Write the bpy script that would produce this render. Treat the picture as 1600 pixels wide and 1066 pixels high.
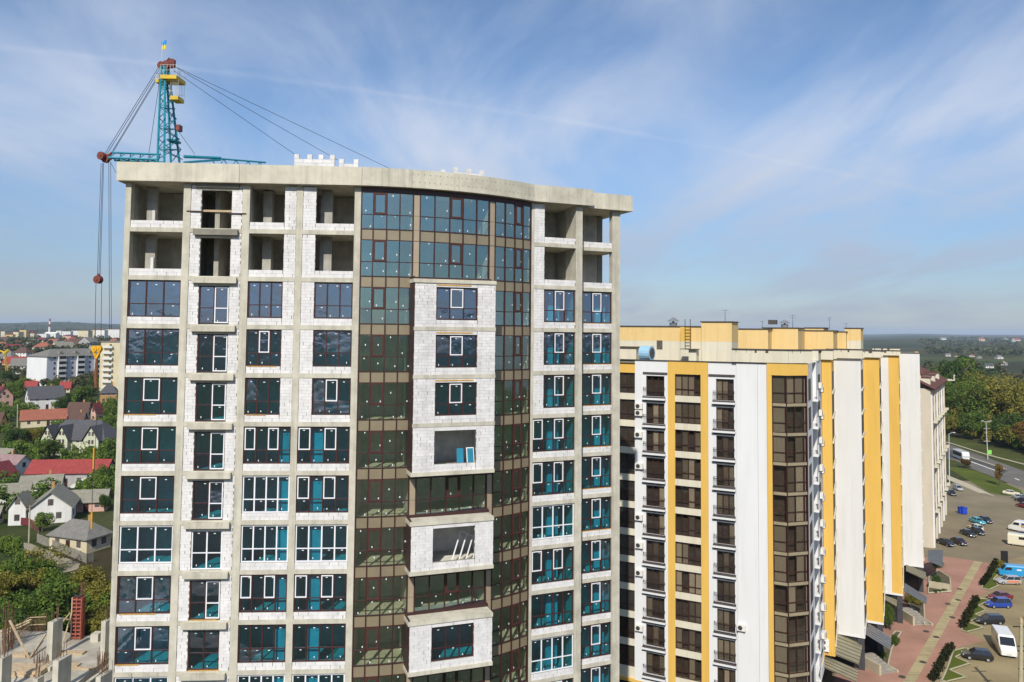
import bpy, math, random
import numpy as np
from mathutils import Matrix, Vector
rad = math.radians
scene = bpy.context.scene
for o in list(bpy.data.objects): bpy.data.objects.remove(o)
H = 41.5                                   # height of the camera above the street
# ------------------------------------------------------------------ camera
FPX, TILT, ROLL, VPY = 1200.0, 0.05363819, 0.00945803, 452.51739
cd = bpy.data.cameras.new('camera'); cam = bpy.data.objects.new('camera', cd)
scene.collection.objects.link(cam); scene.camera = cam
cd.sensor_fit = 'HORIZONTAL'; cd.sensor_width = 36; cd.lens = 36 * FPX / 1600
cd.shift_y = (VPY - 533.0) / 1600.0
cd.clip_start = 0.5; cd.clip_end = 60000
_fw = Vector((0, math.cos(TILT), math.sin(TILT))); _up = Vector((0, -math.sin(TILT), math.cos(TILT))); _rt = Vector((1, 0, 0))
_r2 = _rt * math.cos(ROLL) + _up * math.sin(ROLL); _u2 = _up * math.cos(ROLL) - _rt * math.sin(ROLL)
cam.matrix_world = Matrix(((_r2.x, _u2.x, -_fw.x, 0), (_r2.y, _u2.y, -_fw.y, 0), (_r2.z, _u2.z, -_fw.z, H), (0, 0, 0, 1)))
# ------------------------------------------------------------------ sun, sky, exposure
SUN_AZ = math.atan2(0.175, 0.985)          # heading of the light, clockwise from +Y
SUN_EL = rad(40)
scene.view_settings.view_transform = 'Standard'
scene.view_settings.look = 'None'
scene.view_settings.exposure = 0.12
scene.view_settings.gamma = 1
sd = bpy.data.lights.new('sun', 'SUN'); sun = bpy.data.objects.new('sun', sd); scene.collection.objects.link(sun)
sd.energy = 4.4; sd.angle = rad(0.53); sd.color = (1.0, 0.95, 0.86)
ld = Vector((math.sin(SUN_AZ) * math.cos(SUN_EL), math.cos(SUN_AZ) * math.cos(SUN_EL), -math.sin(SUN_EL)))
sun.rotation_mode = 'QUATERNION'; sun.rotation_quaternion = ld.to_track_quat('-Z', 'Y')
w = bpy.data.worlds.new('World'); scene.world = w; w.use_nodes = True
nt = w.node_tree; N = nt.nodes; L = nt.links
for n in list(N): N.remove(n)
out = N.new('ShaderNodeOutputWorld'); bg = N.new('ShaderNodeBackground'); bg.inputs[1].default_value = 0.12
sky = N.new('ShaderNodeTexSky'); sky.sky_type = 'NISHITA'; sky.sun_disc = False
sky.sun_elevation = SUN_EL; sky.sun_rotation = math.atan2(-ld.x, -ld.y)
sky.altitude = 250; sky.air_density = 1.0; sky.dust_density = 0.3; sky.ozone_density = 5.0
L.new(bg.outputs[0], out.inputs[0])
def wn(t, **k):
    n = N.new(t)
    for a, b in k.items(): setattr(n, a, b)
    return n
def wl(a, b): L.new(a, b)
def wmath(op, a, b=None, c=None):
    n = wn('ShaderNodeMath', operation=op)
    for i, v in enumerate((a, b, c)):
        if v is None: continue
        if isinstance(v, (int, float)): n.inputs[i].default_value = v
        else: L.new(v, n.inputs[i])
    return n.outputs[0]
tc = wn('ShaderNodeTexCoord'); sep = wn('ShaderNodeSeparateXYZ'); wl(tc.outputs['Generated'], sep.inputs[0])
# a plane of high cirrus: direction / (height + a little) gives its flat coordinates
den = wmath('ADD', wmath('MAXIMUM', sep.outputs[2], 0.0), 0.12)
px = wmath('DIVIDE', sep.outputs[0], den); py = wmath('DIVIDE', sep.outputs[1], den)
comb = wn('ShaderNodeCombineXYZ'); wl(px, comb.inputs[0]); wl(py, comb.inputs[1])
mp = wn('ShaderNodeMapping'); wl(comb.outputs[0], mp.inputs[0])
mp.inputs['Rotation'].default_value = (0, 0, rad(-62)); mp.inputs['Scale'].default_value = (1.3, 0.5, 1); mp.inputs['Location'].default_value = (3.1, 1.7, 0)
n1 = wn('ShaderNodeTexNoise'); wl(mp.outputs[0], n1.inputs[0]); n1.inputs['Scale'].default_value = 1.1; n1.inputs['Detail'].default_value = 9; n1.inputs['Roughness'].default_value = 0.55; n1.inputs['Distortion'].default_value = 0.5
mp2 = wn('ShaderNodeMapping'); wl(comb.outputs[0], mp2.inputs[0]); mp2.inputs['Location'].default_value = (6.3, 4.1, 2.7)
n2 = wn('ShaderNodeTexNoise'); wl(mp2.outputs[0], n2.inputs[0]); n2.inputs['Scale'].default_value = 0.55; n2.inputs['Detail'].default_value = 3
cr = wn('ShaderNodeMapRange'); wl(n1.outputs[0], cr.inputs[0]); cr.inputs[1].default_value = 0.30; cr.inputs[2].default_value = 0.74; cr.interpolation_type = 'SMOOTHSTEP'
cr2 = wn('ShaderNodeMapRange'); wl(n2.outputs[0], cr2.inputs[0]); cr2.inputs[1].default_value = 0.30; cr2.inputs[2].default_value = 0.66; cr2.interpolation_type = 'SMOOTHSTEP'
cov = wmath('MULTIPLY', cr.outputs[0], wmath('ADD', wmath('MULTIPLY', cr2.outputs[0], 0.80), 0.12))
# old contrail: a straight line on the cirrus plane, frayed by noise
ca, sa, off = (0.358, -0.934, 2.265)
dist = wmath('ADD', wmath('ADD', wmath('MULTIPLY', px, ca), wmath('MULTIPLY', py, sa)), off)
n3 = wn('ShaderNodeTexNoise'); wl(comb.outputs[0], n3.inputs[0]); n3.inputs['Scale'].default_value = 9; n3.inputs['Detail'].default_value = 4
dist2 = wmath('ADD', dist, wmath('MULTIPLY', wmath('SUBTRACT', n3.outputs[0], 0.5), 0.05))
trail = wn('ShaderNodeMapRange'); wl(wmath('ABSOLUTE', dist2), trail.inputs[0]); trail.inputs[1].default_value = 0.030; trail.inputs[2].default_value = 0.0; trail.inputs[3].default_value = 0; trail.inputs[4].default_value = 0.14
n4 = wn('ShaderNodeTexNoise'); wl(comb.outputs[0], n4.inputs[0]); n4.inputs['Scale'].default_value = 2.3
cov = wmath('MINIMUM', wmath('ADD', cov, wmath('MULTIPLY', trail.outputs[0], wmath('MULTIPLY', n4.outputs[0], 1.7))), 0.95)
mix = wn('ShaderNodeMix', data_type='RGBA'); wl(cov, mix.inputs[0]); wl(sky.outputs[0], mix.inputs[6]); mix.inputs[7].default_value = (5.0, 5.5, 6.5, 1)
# murky air low over the horizon, the same all the way round
hzf = wn('ShaderNodeMapRange', interpolation_type='SMOOTHSTEP'); wl(sep.outputs[2], hzf.inputs[0]); hzf.inputs[1].default_value = -0.02; hzf.inputs[2].default_value = 0.27; hzf.inputs[3].default_value = 0.9; hzf.inputs[4].default_value = 0.0
mix2 = wn('ShaderNodeMix', data_type='RGBA'); wl(hzf.outputs[0], mix2.inputs[0]); wl(mix.outputs[2], mix2.inputs[6]); hm = wn('ShaderNodeMix', data_type='RGBA', blend_type='MULTIPLY'); hm.inputs[0].default_value = 1; wl(mix.outputs[2], hm.inputs[6]); hm.inputs[7].default_value = (0.50, 0.50, 0.56, 1); wl(hm.outputs[2], mix2.inputs[7])
wl(mix2.outputs[2], bg.inputs[0])
scene.cycles.use_denoising = True
scene.cycles.max_bounces = 7; scene.cycles.diffuse_bounces = 3; scene.cycles.glossy_bounces = 3; scene.cycles.transparent_max_bounces = 14; scene.cycles.transmission_bounces = 2
scene.cycles.volume_bounces = 0
scene.cycles.caustics_reflective = False; scene.cycles.caustics_refractive = False
scene.cycles.sample_clamp_indirect = 6
# ------------------------------------------------------------------ pixel <-> place helpers (survey of the photograph)
def ray(u, v):
    return _r2 * ((u - 800) / FPX) + _u2 * ((VPY - v) / FPX) + _fw
def at(u, v, Y):
    d = ray(u, v); return Vector((d.x * Y / d.y, Y, H + d.z * Y / d.y))
def on(u, v, z=0.0):
    d = ray(u, v); k = (z - H) / d.z; return Vector((d.x * k, d.y * k, z))
# ------------------------------------------------------------------ materials
MATS = {}
def mat(name, col, rough=0.8, var=0.12, scale=2.0, bump=0.0, metal=0.0, rnd=0.0, col2=None, fine=0.0, spec=0.3, stretch=(1, 1, 1), streak=0.0):
    """Principled with a noise-varied colour; rnd: per-object value shift; col2: second tone the noise mixes to."""
    m = bpy.data.materials.new(name); m.use_nodes = True; t = m.node_tree; n_ = t.nodes; l_ = t.links
    b = n_['Principled BSDF']; b.inputs['Roughness'].default_value = rough; b.inputs['Metallic'].default_value = metal
    b.inputs['Specular IOR Level'].default_value = spec
    g = n_.new('ShaderNodeNewGeometry'); mpn = n_.new('ShaderNodeMapping'); mpn.inputs['Scale'].default_value = stretch
    l_.new(g.outputs['Position'], mpn.inputs[0])
    nz = n_.new('ShaderNodeTexNoise'); nz.inputs['Scale'].default_value = scale; nz.inputs['Detail'].default_value = 6; nz.inputs['Roughness'].default_value = 0.62
    l_.new(mpn.outputs[0], nz.inputs[0])
    c2 = col2 or tuple(max(0, c * (1 - 2.2 * var)) for c in col)
    mr = n_.new('ShaderNodeMapRange'); mr.inputs[1].default_value = 0.33; mr.inputs[2].default_value = 0.70
    l_.new(nz.outputs[0], mr.inputs[0])
    mx = n_.new('ShaderNodeMix'); mx.data_type = 'RGBA'
    l_.new(mr.outputs[0], mx.inputs[0]); mx.inputs[6].default_value = (*[min(1, c * (1 + var * .5)) for c in col], 1); mx.inputs[7].default_value = (*c2, 1)
    cur = mx.outputs[2]
    if streak:                                           # rain streaks and grime running down
        m2_ = n_.new('ShaderNodeMapping'); m2_.inputs['Scale'].default_value = (2.2, 2.2, .10); l_.new(g.outputs['Position'], m2_.inputs[0])
        n2_ = n_.new('ShaderNodeTexNoise'); n2_.inputs['Scale'].default_value = 1.0; n2_.inputs['Detail'].default_value = 7; n2_.inputs['Roughness'].default_value = .7; l_.new(m2_.outputs[0], n2_.inputs[0])
        r2_ = n_.new('ShaderNodeMapRange'); r2_.inputs[1].default_value = .48; r2_.inputs[2].default_value = .75; r2_.inputs[3].default_value = 1; r2_.inputs[4].default_value = 1 - streak * 2.4; l_.new(n2_.outputs[0], r2_.inputs[0])
        h2_ = n_.new('ShaderNodeHueSaturation'); l_.new(r2_.outputs[0], h2_.inputs['Value']); l_.new(cur, h2_.inputs['Color']); cur = h2_.outputs[0]
    if rnd:
        oi = n_.new('ShaderNodeObjectInfo'); r_ = n_.new('ShaderNodeMapRange'); r_.inputs[3].default_value = 1 - rnd; r_.inputs[4].default_value = 1 + rnd
        l_.new(oi.outputs['Random'], r_.inputs[0])
        hs = n_.new('ShaderNodeHueSaturation'); l_.new(r_.outputs[0], hs.inputs['Value']); l_.new(cur, hs.inputs['Color']); cur = hs.outputs[0]
    l_.new(cur, b.inputs['Base Color'])
    if bump:
        bp = n_.new('ShaderNodeBump'); bp.inputs['Strength'].default_value = bump; bp.inputs['Distance'].default_value = 0.05
        nf = n_.new('ShaderNodeTexNoise'); nf.inputs['Scale'].default_value = fine or scale * 6; nf.inputs['Detail'].default_value = 4
        l_.new(g.outputs['Position'], nf.inputs[0]); l_.new(nf.outputs[0], bp.inputs['Height']); l_.new(bp.outputs[0], b.inputs['Normal'])
    MATS[name] = m; return m
def glass(name, tint, refl=0.25, gcol=(1, 1, 1), wave=0.0, rough=0.015):
    m = bpy.data.materials.new(name); m.use_nodes = True; t = m.node_tree; n_ = t.nodes; l_ = t.links
    for x in list(n_): n_.remove(x)
    o = n_.new('ShaderNodeOutputMaterial'); tr = n_.new('ShaderNodeBsdfTransparent'); tr.inputs[0].default_value = (*tint, 1)
    gl = n_.new('ShaderNodeBsdfGlossy'); gl.inputs[0].default_value = (*gcol, 1); gl.inputs['Roughness'].default_value = rough
    fr = n_.new('ShaderNodeLayerWeight'); pw = n_.new('ShaderNodeMath'); pw.operation = 'POWER'; l_.new(fr.outputs['Facing'], pw.inputs[0]); pw.inputs[1].default_value = 4
    ad = n_.new('ShaderNodeMath'); ad.operation = 'MULTIPLY_ADD'; l_.new(pw.outputs[0], ad.inputs[0]); ad.inputs[1].default_value = .7; ad.inputs[2].default_value = refl; ad.use_clamp = True
    mxs = n_.new('ShaderNodeMixShader'); l_.new(ad.outputs[0], mxs.inputs[0]); l_.new(tr.outputs[0], mxs.inputs[1]); l_.new(gl.outputs[0], mxs.inputs[2])
    if wave:
        g = n_.new('ShaderNodeNewGeometry'); nz = n_.new('ShaderNodeTexNoise'); nz.inputs['Scale'].default_value = 1.3; nz.inputs['Detail'].default_value = 3
        l_.new(g.outputs['Position'], nz.inputs[0])
        bp = n_.new('ShaderNodeBump'); bp.inputs['Strength'].default_value = wave; bp.inputs['Distance'].default_value = 0.1
        l_.new(nz.outputs[0], bp.inputs['Height']); l_.new(bp.outputs[0], gl.inputs['Normal'])
    l_.new(mxs.outputs[0], o.inputs[0]); MATS[name] = m
    mi = bpy.data.materials.new(name + '_inner'); mi.use_nodes = True; ti = mi.node_tree      # inner face of the same pane: tint only
    for x in list(ti.nodes): ti.nodes.remove(x)
    oi = ti.nodes.new('ShaderNodeOutputMaterial'); bi = ti.nodes.new('ShaderNodeBsdfTransparent'); bi.inputs[0].default_value = (*tint, 1); ti.links.new(bi.outputs[0], oi.inputs[0]); MATS[name + '_inner'] = mi
    return m
# ------------------------------------------------------------------ mesh helpers
col = scene.collection
class MB:
    def __init__(s): s.v = []; s.f = []; s.m = []
    def quad(s, a, b, c, d, m=0):
        i = len(s.v); s.v += [tuple(a), tuple(b), tuple(c), tuple(d)]; s.f.append((i, i + 1, i + 2, i + 3)); s.m.append(m); return s
    def tri(s, a, b, c, m=0):
        i = len(s.v); s.v += [tuple(a), tuple(b), tuple(c)]; s.f.append((i, i + 1, i + 2)); s.m.append(m); return s
    def box(s, x0, x1, y0, y1, z0, z1, m=0, M=None):
        i = len(s.v)
        p = [(x0, y0, z0), (x1, y0, z0), (x1, y1, z0), (x0, y1, z0), (x0, y0, z1), (x1, y0, z1), (x1, y1, z1), (x0, y1, z1)]
        if M is not None: p = [tuple(M @ Vector(q)) for q in p]
        s.v += p
        for f in ((0, 3, 2, 1), (4, 5, 6, 7), (0, 1, 5, 4), (1, 2, 6, 5), (2, 3, 7, 6), (3, 0, 4, 7)):
            s.f.append(tuple(i + k for k in f)); s.m.append(m)
        return s
    def prism(s, poly, z0, z1, m=0, M=None):
        """extruded plan polygon, counter-clockwise seen from above"""
        i = len(s.v); n = len(poly); a = [(p[0], p[1], z0) for p in poly] + [(p[0], p[1], z1) for p in poly]
        if M is not None: a = [tuple(M @ Vector(q)) for q in a]
        s.v += a
        s.f.append(tuple(i + k for k in range(n - 1, -1, -1))); s.f.append(tuple(i + n + k for k in range(n))); s.m += [m, m]
        for k in range(n):
            j = (k + 1) % n; s.f.append((i + k, i + j, i + n + j, i + n + k)); s.m.append(m)
        return s
    def tube(s, a, b, r0, r1=None, k=6, m=0, cap=True):
        a = Vector(a); b = Vector(b); r1 = r0 if r1 is None else r1; d = (b - a)
        if d.length < 1e-6: return s
        d.normalize(); x = d.orthogonal().normalized(); y = d.cross(x); i = len(s.v)
        for p, r in ((a, r0), (b, r1)):
            for j in range(k):
                an = 2 * math.pi * j / k; s.v.append(tuple(p + x * (math.cos(an) * r) + y * (math.sin(an) * r)))
        for j in range(k):
            q = (j + 1) % k; s.f.append((i + j, i + q, i + k + q, i + k + j)); s.m.append(m)
        if cap:
            s.f.append(tuple(i + j for j in range(k - 1, -1, -1))); s.f.append(tuple(i + k + j for j in range(k))); s.m += [m, m]
        return s
    def path(s, pts, r, k=5, m=0):
        for a, b in zip(pts, pts[1:]): s.tube(a, b, r, r, k, m)
        return s
    def mesh(s, name, mats, smooth=False):
        me = bpy.data.meshes.new(name); me.from_pydata(s.v, [], s.f)
        for x in (mats if isinstance(mats, (list, tuple)) else [mats]): me.materials.append(MATS[x] if isinstance(x, str) else x)
        if any(s.m): me.polygons.foreach_set('material_index', s.m)
        if smooth: me.polygons.foreach_set('use_smooth', [True] * len(me.polygons))
        me.update(); return me
    def build(s, name, mats, parent=None, M=None, smooth=False): return put(name, s.mesh(name, mats, smooth), parent, M)
def put(name, me, parent=None, M=None):
    """link an object; M is its world matrix for parts of a thing (the thing only has a location), local for sub-parts"""
    o = bpy.data.objects.new(name, me); col.objects.link(o)
    if parent is not None:
        o.parent = parent
        if parent.parent is None and parent.type == 'EMPTY':
            o.matrix_local = Matrix.Translation(-parent.location) @ (M or Matrix())
        elif M is not None: o.matrix_local = M
    elif M is not None: o.matrix_world = M
    return o
def tag(o, label=None, cat=None, group=None, kind=None):
    if label: o['label'] = label
    if cat: o['category'] = cat
    if group: o['group'] = group
    if kind: o['kind'] = kind
    return o
def thing(name, label, cat, loc=(0, 0, 0), group=None):
    o = bpy.data.objects.new(name, None); col.objects.link(o); o.location = Vector(loc); o.empty_display_size = .5
    return tag(o, label, cat, group)
def struct(name, mb, mats, smooth=False):
    o = mb.build(name, mats, smooth=smooth); o['kind'] = 'structure'; return o
class Frame:
    """a facade: origin on plan, unit tangent t to the right as seen from outside, outward normal n"""
    def __init__(s, o, t):
        s.o = Vector((o[0], o[1])); s.t = Vector((t[0], t[1])).normalized(); s.n = Vector((s.t.y, -s.t.x))
        s.M = Matrix(((s.t.x, -s.n.x, 0, s.o.x), (s.t.y, -s.n.y, 0, s.o.y), (0, 0, 1, 0), (0, 0, 0, 1)))
    def p(s, a, d=0): return s.o + s.t * a + s.n * d
    def at(s, a, d, z): return s.M @ Matrix.Translation((a, -d, z))
    def hit(s, u, v, d=0.0):
        r = ray(u, v); o = s.o + s.n * d; k = (s.n.x * o.x + s.n.y * o.y) / (s.n.x * r.x + s.n.y * r.y)
        return (r.x * k - o.x) * s.t.x + (r.y * k - o.y) * s.t.y, H + r.z * k
    def box(s, mb, a0, a1, d0, d1, z0, z1, m=0): return mb.box(a0, a1, -d1, -d0, z0, z1, m, s.M)
# local axes of a Frame: x along the wall, y into the wall, z up; d counts outward
# ------------------------------------------------------------------ palette
mat('concrete', (0.55, 0.515, 0.42), 0.9, 0.10, 1.1, 0.25, col2=(0.42, 0.39, 0.31), fine=14, streak=.14)
mat('concrete_pale', (0.60, 0.56, 0.45), 0.9, 0.10, 0.7, 0.2, col2=(0.46, 0.43, 0.34), fine=12, streak=.12)
mat('concrete_dark', (0.24, 0.225, 0.18), 0.92, 0.12, 1.6, 0.25)
mat('aerated_block', (0.70, 0.68, 0.66), 0.95, 0.09, 1.6, 0.25, rnd=0.07, fine=30, streak=.05)
mat('mortar', (0.26, 0.245, 0.21), 0.95, 0.15, 4)
mat('inner_block', (0.74, 0.725, 0.69), 0.95, 0.12, 1.8, 0.2)
mat('inner_shaded', (0.40, 0.385, 0.335), 0.95, 0.14, 1.5, 0.2, streak=.1)  # block walls of the open storeys, indoor shade put into a darker colour
mat('floor_screed', (0.72, 0.70, 0.61), 0.9, 0.12, 1.2)
mat('brown_frame', (0.055, 0.02, 0.017), 0.4, 0.1, 4, spec=0.4)
mat('white_frame', (0.78, 0.77, 0.78), 0.4, 0.02, 4, spec=0.4)
mat('sticker', (0.72, 0.76, 0.76), 0.6, 0.0)
mat('spandrel', (0.33, 0.27, 0.175), 0.36, 0.06, 0.8, metal=0.35, spec=0.5)
mat('pilaster_panel', (0.44, 0.355, 0.25), 0.4, 0.05, 0.8, metal=0.25)
mat('brown_clad', (0.05, 0.022, 0.02), 0.45, 0.06, 2)
mat('brown_sash', (0.075, 0.03, 0.024), 0.42, 0.08, 4)
mat('foam', (0.62, 0.36, 0.10), 0.9, 0.2, 9)
mat('timber', (0.50, 0.38, 0.24), 0.85, 0.15, 5)
glass('blue_glass', (0.29, 0.85, 0.94), 0.34, (0.66, 0.74, 1.0), 0.14)
glass('green_glass', (0.94, 0.97, 0.89), 0.34, (0.72, 1.0, 0.98), 0.03)
glass('dark_glass', (0.80, 0.78, 0.74), 0.10, (0.9, 0.92, 1.0), 0.03)
rng = random.Random(7)
# ------------------------------------------------------------------ the unfinished tower
def V2(a): return Vector((a[0], a[1]))
TA = V2((-24.08192, 47.38256)); TB = V2((-9.75421, 48.25503)); TC = V2((1.49011, 53.54472)); TD = V2((8.07272, 57.33119))
tl = (TB - TA).normalized(); tr = V2((math.cos(rad(22.5)), math.sin(rad(22.5))))
FL = Frame(TA, tl); FR5 = Frame(TC, tr); FR6 = Frame(TD, tr); tb = V2((math.cos(rad(19.7)), math.sin(rad(19.7))))
FBX = Frame((-6.04, 47.8), tb)
G0 = TA + tl * 14.55; G1 = TC - tr * 0.2
AC = V2((-11.68, 66.643)); AR = 18.4985; AA0, AA1 = -1.4559022716, -0.7926771558
def arc(fr, off=0.0):
    a = AA0 + (AA1 - AA0) * fr; return AC + V2((math.cos(a), math.sin(a))) * (AR + off)
MULL = [0.0, .060, .129, .196, .265, .302, .381, .464, .540, .621, .699, .738, .807, .875, .936, .998]
NROW = 13
def lev(r): return H + 6.08 - 3.0 * (r - 1)          # slab centre under row r (row 1 is the top storey)
tower = thing('apartment_tower', 'tall unfinished concrete apartment tower with curved glass front and white block walls', 'building', (TA.x, TA.y, 0))
backL = -FL.n; backR = -FR6.n
outline = [FL.p(-0.02), FL.p(14.5)] + [arc(k / 12, -.22) for k in range(13)] + [FR5.p(0.0), FR5.p(3.86), FR6.p(-3.55), FR6.p(0.0), FR6.p(0, -9.5), FL.p(0, -13)]
def offset_outline(d):
    """outline pushed out by d along the visible front"""
    return [FL.p(-0.02 - d, d), FL.p(14.5, d)] + [arc(k / 12, d) for k in range(13)] + [FR5.p(-.0, d), FR5.p(3.9 + d * .5, d), FR6.p(-3.5, d), FR6.p(d * 2, d), FR6.p(d * 2, -9.5), FL.p(-d, -13)]
for r in range(1, NROW + 1):
    z = lev(r); MB().prism([(p.x, p.y) for p in outline], z - .14, z + .14).build('floor_slab', 'concrete', tower)
    MB().prism([(p.x, p.y) for p in offset_outline(-.42)], z + .144, z + .16).build('floor_screed', 'floor_screed', tower)
roof_z = lev(0)
MB().prism([(p.x, p.y) for p in offset_outline(0.30)], roof_z - .06, roof_z + .2).build('roof_slab', 'concrete_pale', tower)
MB().prism([(p.x, p.y) for p in outline], 0, lev(NROW) - .141).build('lower_storeys', 'concrete', tower)
# parapet: cast panels round the front edge
po = offset_outline(0.40); pi = offset_outline(0.12)
seg = [(0, 0, 1, .52), (0, .52, 1, 1.0)]
def lerp(a, b, f): return a + (b - a) * f
pz0, pz1 = roof_z - .02, roof_z + 1.13
def parapet(pts_o, pts_i, z0, z1, m='concrete_pale'):
    mb = MB(); poly = [(p.x, p.y) for p in pts_o] + [(p.x, p.y) for p in reversed(pts_i)]
    mb.prism(poly, z0, z1)
    lip = [(p.x, p.y) for p in [lerp(b, a, 1.08) for a, b in zip(pts_o, pts_i)]] + [(p.x, p.y) for p in reversed(pts_i)]
    mb.prism(lip, z0 - .02, z0 + .12)
    return mb.build('parapet_panel', m, tower)
parapet([po[0], lerp(po[0], po[1], .498)], [pi[0], lerp(pi[0], pi[1], .498)], pz0, pz1)
parapet([lerp(po[0], po[1], .5), po[1], po[2]], [lerp(pi[0], pi[1], .5), pi[1], pi[2]], pz0, pz1 - .004)
for k0, k1 in ((0, 3), (3, 6), (6, 9), (9, 12)):
    parapet([arc((k0 + (k1 - k0) * j / 4 + (.02 if j == 0 else 0)) / 12, .40) for j in range(5)], [arc((k0 + (k1 - k0) * j / 4 + (.02 if j == 0 else 0)) / 12, .12) for j in range(5)], pz0 - .003 * (k0 // 3 % 2), pz1 - .006 * (k0 // 3 % 2), 'concrete_pale' if k0 else 'concrete')
parapet([FR5.p(-.15, .40), FR5.p(.95, .40)], [FR5.p(-.15, .12), FR5.p(.95, .12)], pz0, pz1 - .01)
parapet([FR5.p(.96, .40), FR5.p(4.5, .40)], [FR5.p(.96, .12), FR5.p(4.5, .12)], pz0 - .004, pz1, 'concrete')
parapet([FR5.p(4.51, .40), FR5.p(4.51, -.7)], [FR5.p(4.25, .12), FR5.p(4.25, -.7)], pz0 - .002, pz1 - .003, 'concrete')
parapet([FR6.p(-3.1, .40), FR6.p(.85, .40), FR6.p(.85, -9.4)], [FR6.p(-3.1, .12), FR6.p(.57, .12), FR6.p(.57, -9.4)], pz0, pz1, 'concrete_pale')
parapet([FL.p(-.42, -12.9), FL.p(-.42, .10)], [FL.p(-.14, -12.9), FL.p(-.14, .10)], pz0 + .003, pz1 - .004)
# tie holes left by the formwork on the curved panels
th_ = MB()
for k in range(26):
    for zz in (.35, .85):
        p = arc(.26 + .72 * k / 25 + rng.uniform(-.006, .006), .40); q = (arc(.26 + .72 * k / 25 + .004) - arc(.26 + .72 * k / 25)).normalized(); Frame(p, q).box(th_, -.022, .022, -.02, .006, pz0 + zz - .022, pz0 + zz + .022)
th_.build('tie_holes', 'brown_clad', tower)['kind'] = 'stuff'
# columns
def column(fr, a0, a1, d1=.012, d0=-.5, z0=0.0, z1=None, m='concrete'):
    return fr.box(MB(), a0, a1, d0, d1, z0, z1 or roof_z - .061).build('column', m, tower)
for a0, a1 in ((0, .34), (3.53, 3.97), (7.14, 7.6), (10.48, 10.88), (14.1, 14.5)): column(FL, a0, a1)
column(FR5, -.2, .03); column(FR5, 3.32, 3.84, .012, -1.6); column(FR6, -.66, 0.0, .012, -.45)
FR6.box(MB(), -.4, 0, -3.1, -2.7, lev(3) + .14, roof_z - .061).build('column', 'concrete_dark', tower)
# room walls
CORE = 3.7
core = [FL.p(0, -CORE), FL.p(15.0, -CORE), arc(.25, -CORE), arc(.5, -CORE), arc(.75, -CORE), FR5.p(1.2, -CORE), FR5.p(4.2, -CORE)]
core_in = [p + V2((-.05, .35)) for p in core]
for r in range(1, NROW + 1):
    z0, z1 = lev(r) + .14, lev(r) + 2.86; wm_ = 'inner_shaded' if r < 3 else 'inner_block'
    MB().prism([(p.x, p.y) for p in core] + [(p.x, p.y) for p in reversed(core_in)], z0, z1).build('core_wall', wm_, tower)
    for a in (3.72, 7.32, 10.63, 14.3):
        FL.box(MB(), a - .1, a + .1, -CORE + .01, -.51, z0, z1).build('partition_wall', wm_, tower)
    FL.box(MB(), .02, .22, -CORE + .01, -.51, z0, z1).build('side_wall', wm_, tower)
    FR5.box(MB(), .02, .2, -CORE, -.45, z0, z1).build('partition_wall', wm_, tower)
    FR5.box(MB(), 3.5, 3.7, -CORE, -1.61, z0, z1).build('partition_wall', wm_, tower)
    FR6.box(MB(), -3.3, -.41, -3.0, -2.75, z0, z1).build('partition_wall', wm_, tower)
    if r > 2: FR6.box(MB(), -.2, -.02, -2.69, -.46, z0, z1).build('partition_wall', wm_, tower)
    for fr_ in (.283, .718):
        a, b = arc(fr_, -.35), arc(fr_, -CORE + .3); t_ = (b - a).normalized(); Frame(a, t_).box(MB(), 0, (b - a).length, -.1, .1, z0, z1).build('partition_wall', wm_, tower)
# ---- blocks
BLK = {}; block_budget = [300]; rest = MB()
def block_mesh(l, h, dep=.2):
    k = (round(l, 2), round(h, 2), dep)
    if k not in BLK: BLK[k] = MB().box(0, k[0], 0, dep, 0, k[1]).mesh('block', 'aerated_block')
    return BLK[k]
def blocks(fr, a0, a1, z0, z1, d=-.03, own=False, gap=.014, L=.6, h=.2, dep=.2):
    """courses of aerated blocks in running bond on a recessed mortar bed"""
    fr.box(rest_mortar, a0 + .004, a1 - .004, d - dep + .01, d - .012, z0 + .003, z1 - .003)
    nz = max(1, round((z1 - z0) / h)); hh = (z1 - z0) / nz
    for i in range(nz):
        x = a0 - (L * .5 if i % 2 else 0) - rng.choice((0, 0, .1))
        while x < a1 - .03:
            b0, b1 = max(a0, x), min(a1, x + L); x += L
            if b1 - b0 < .05: continue
            dj = d + rng.uniform(-.004, .004); g = gap * rng.choice((.5, .5, .7, 1.0, 1.2, 3.2))
            zb, hb = z0 + i * hh + gap * .25, hh - gap * .5
            if own and block_budget[0] > 0:
                block_budget[0] -= 1
                put('block', block_mesh(b1 - b0 - g, hb, dep), tower, fr.at(b0 + g / 2, dj, zb))
            else: fr.box(rest, b0 + g / 2, b1 - g / 2, dj - dep, dj, zb, zb + hb)
rest_mortar = MB()
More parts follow.
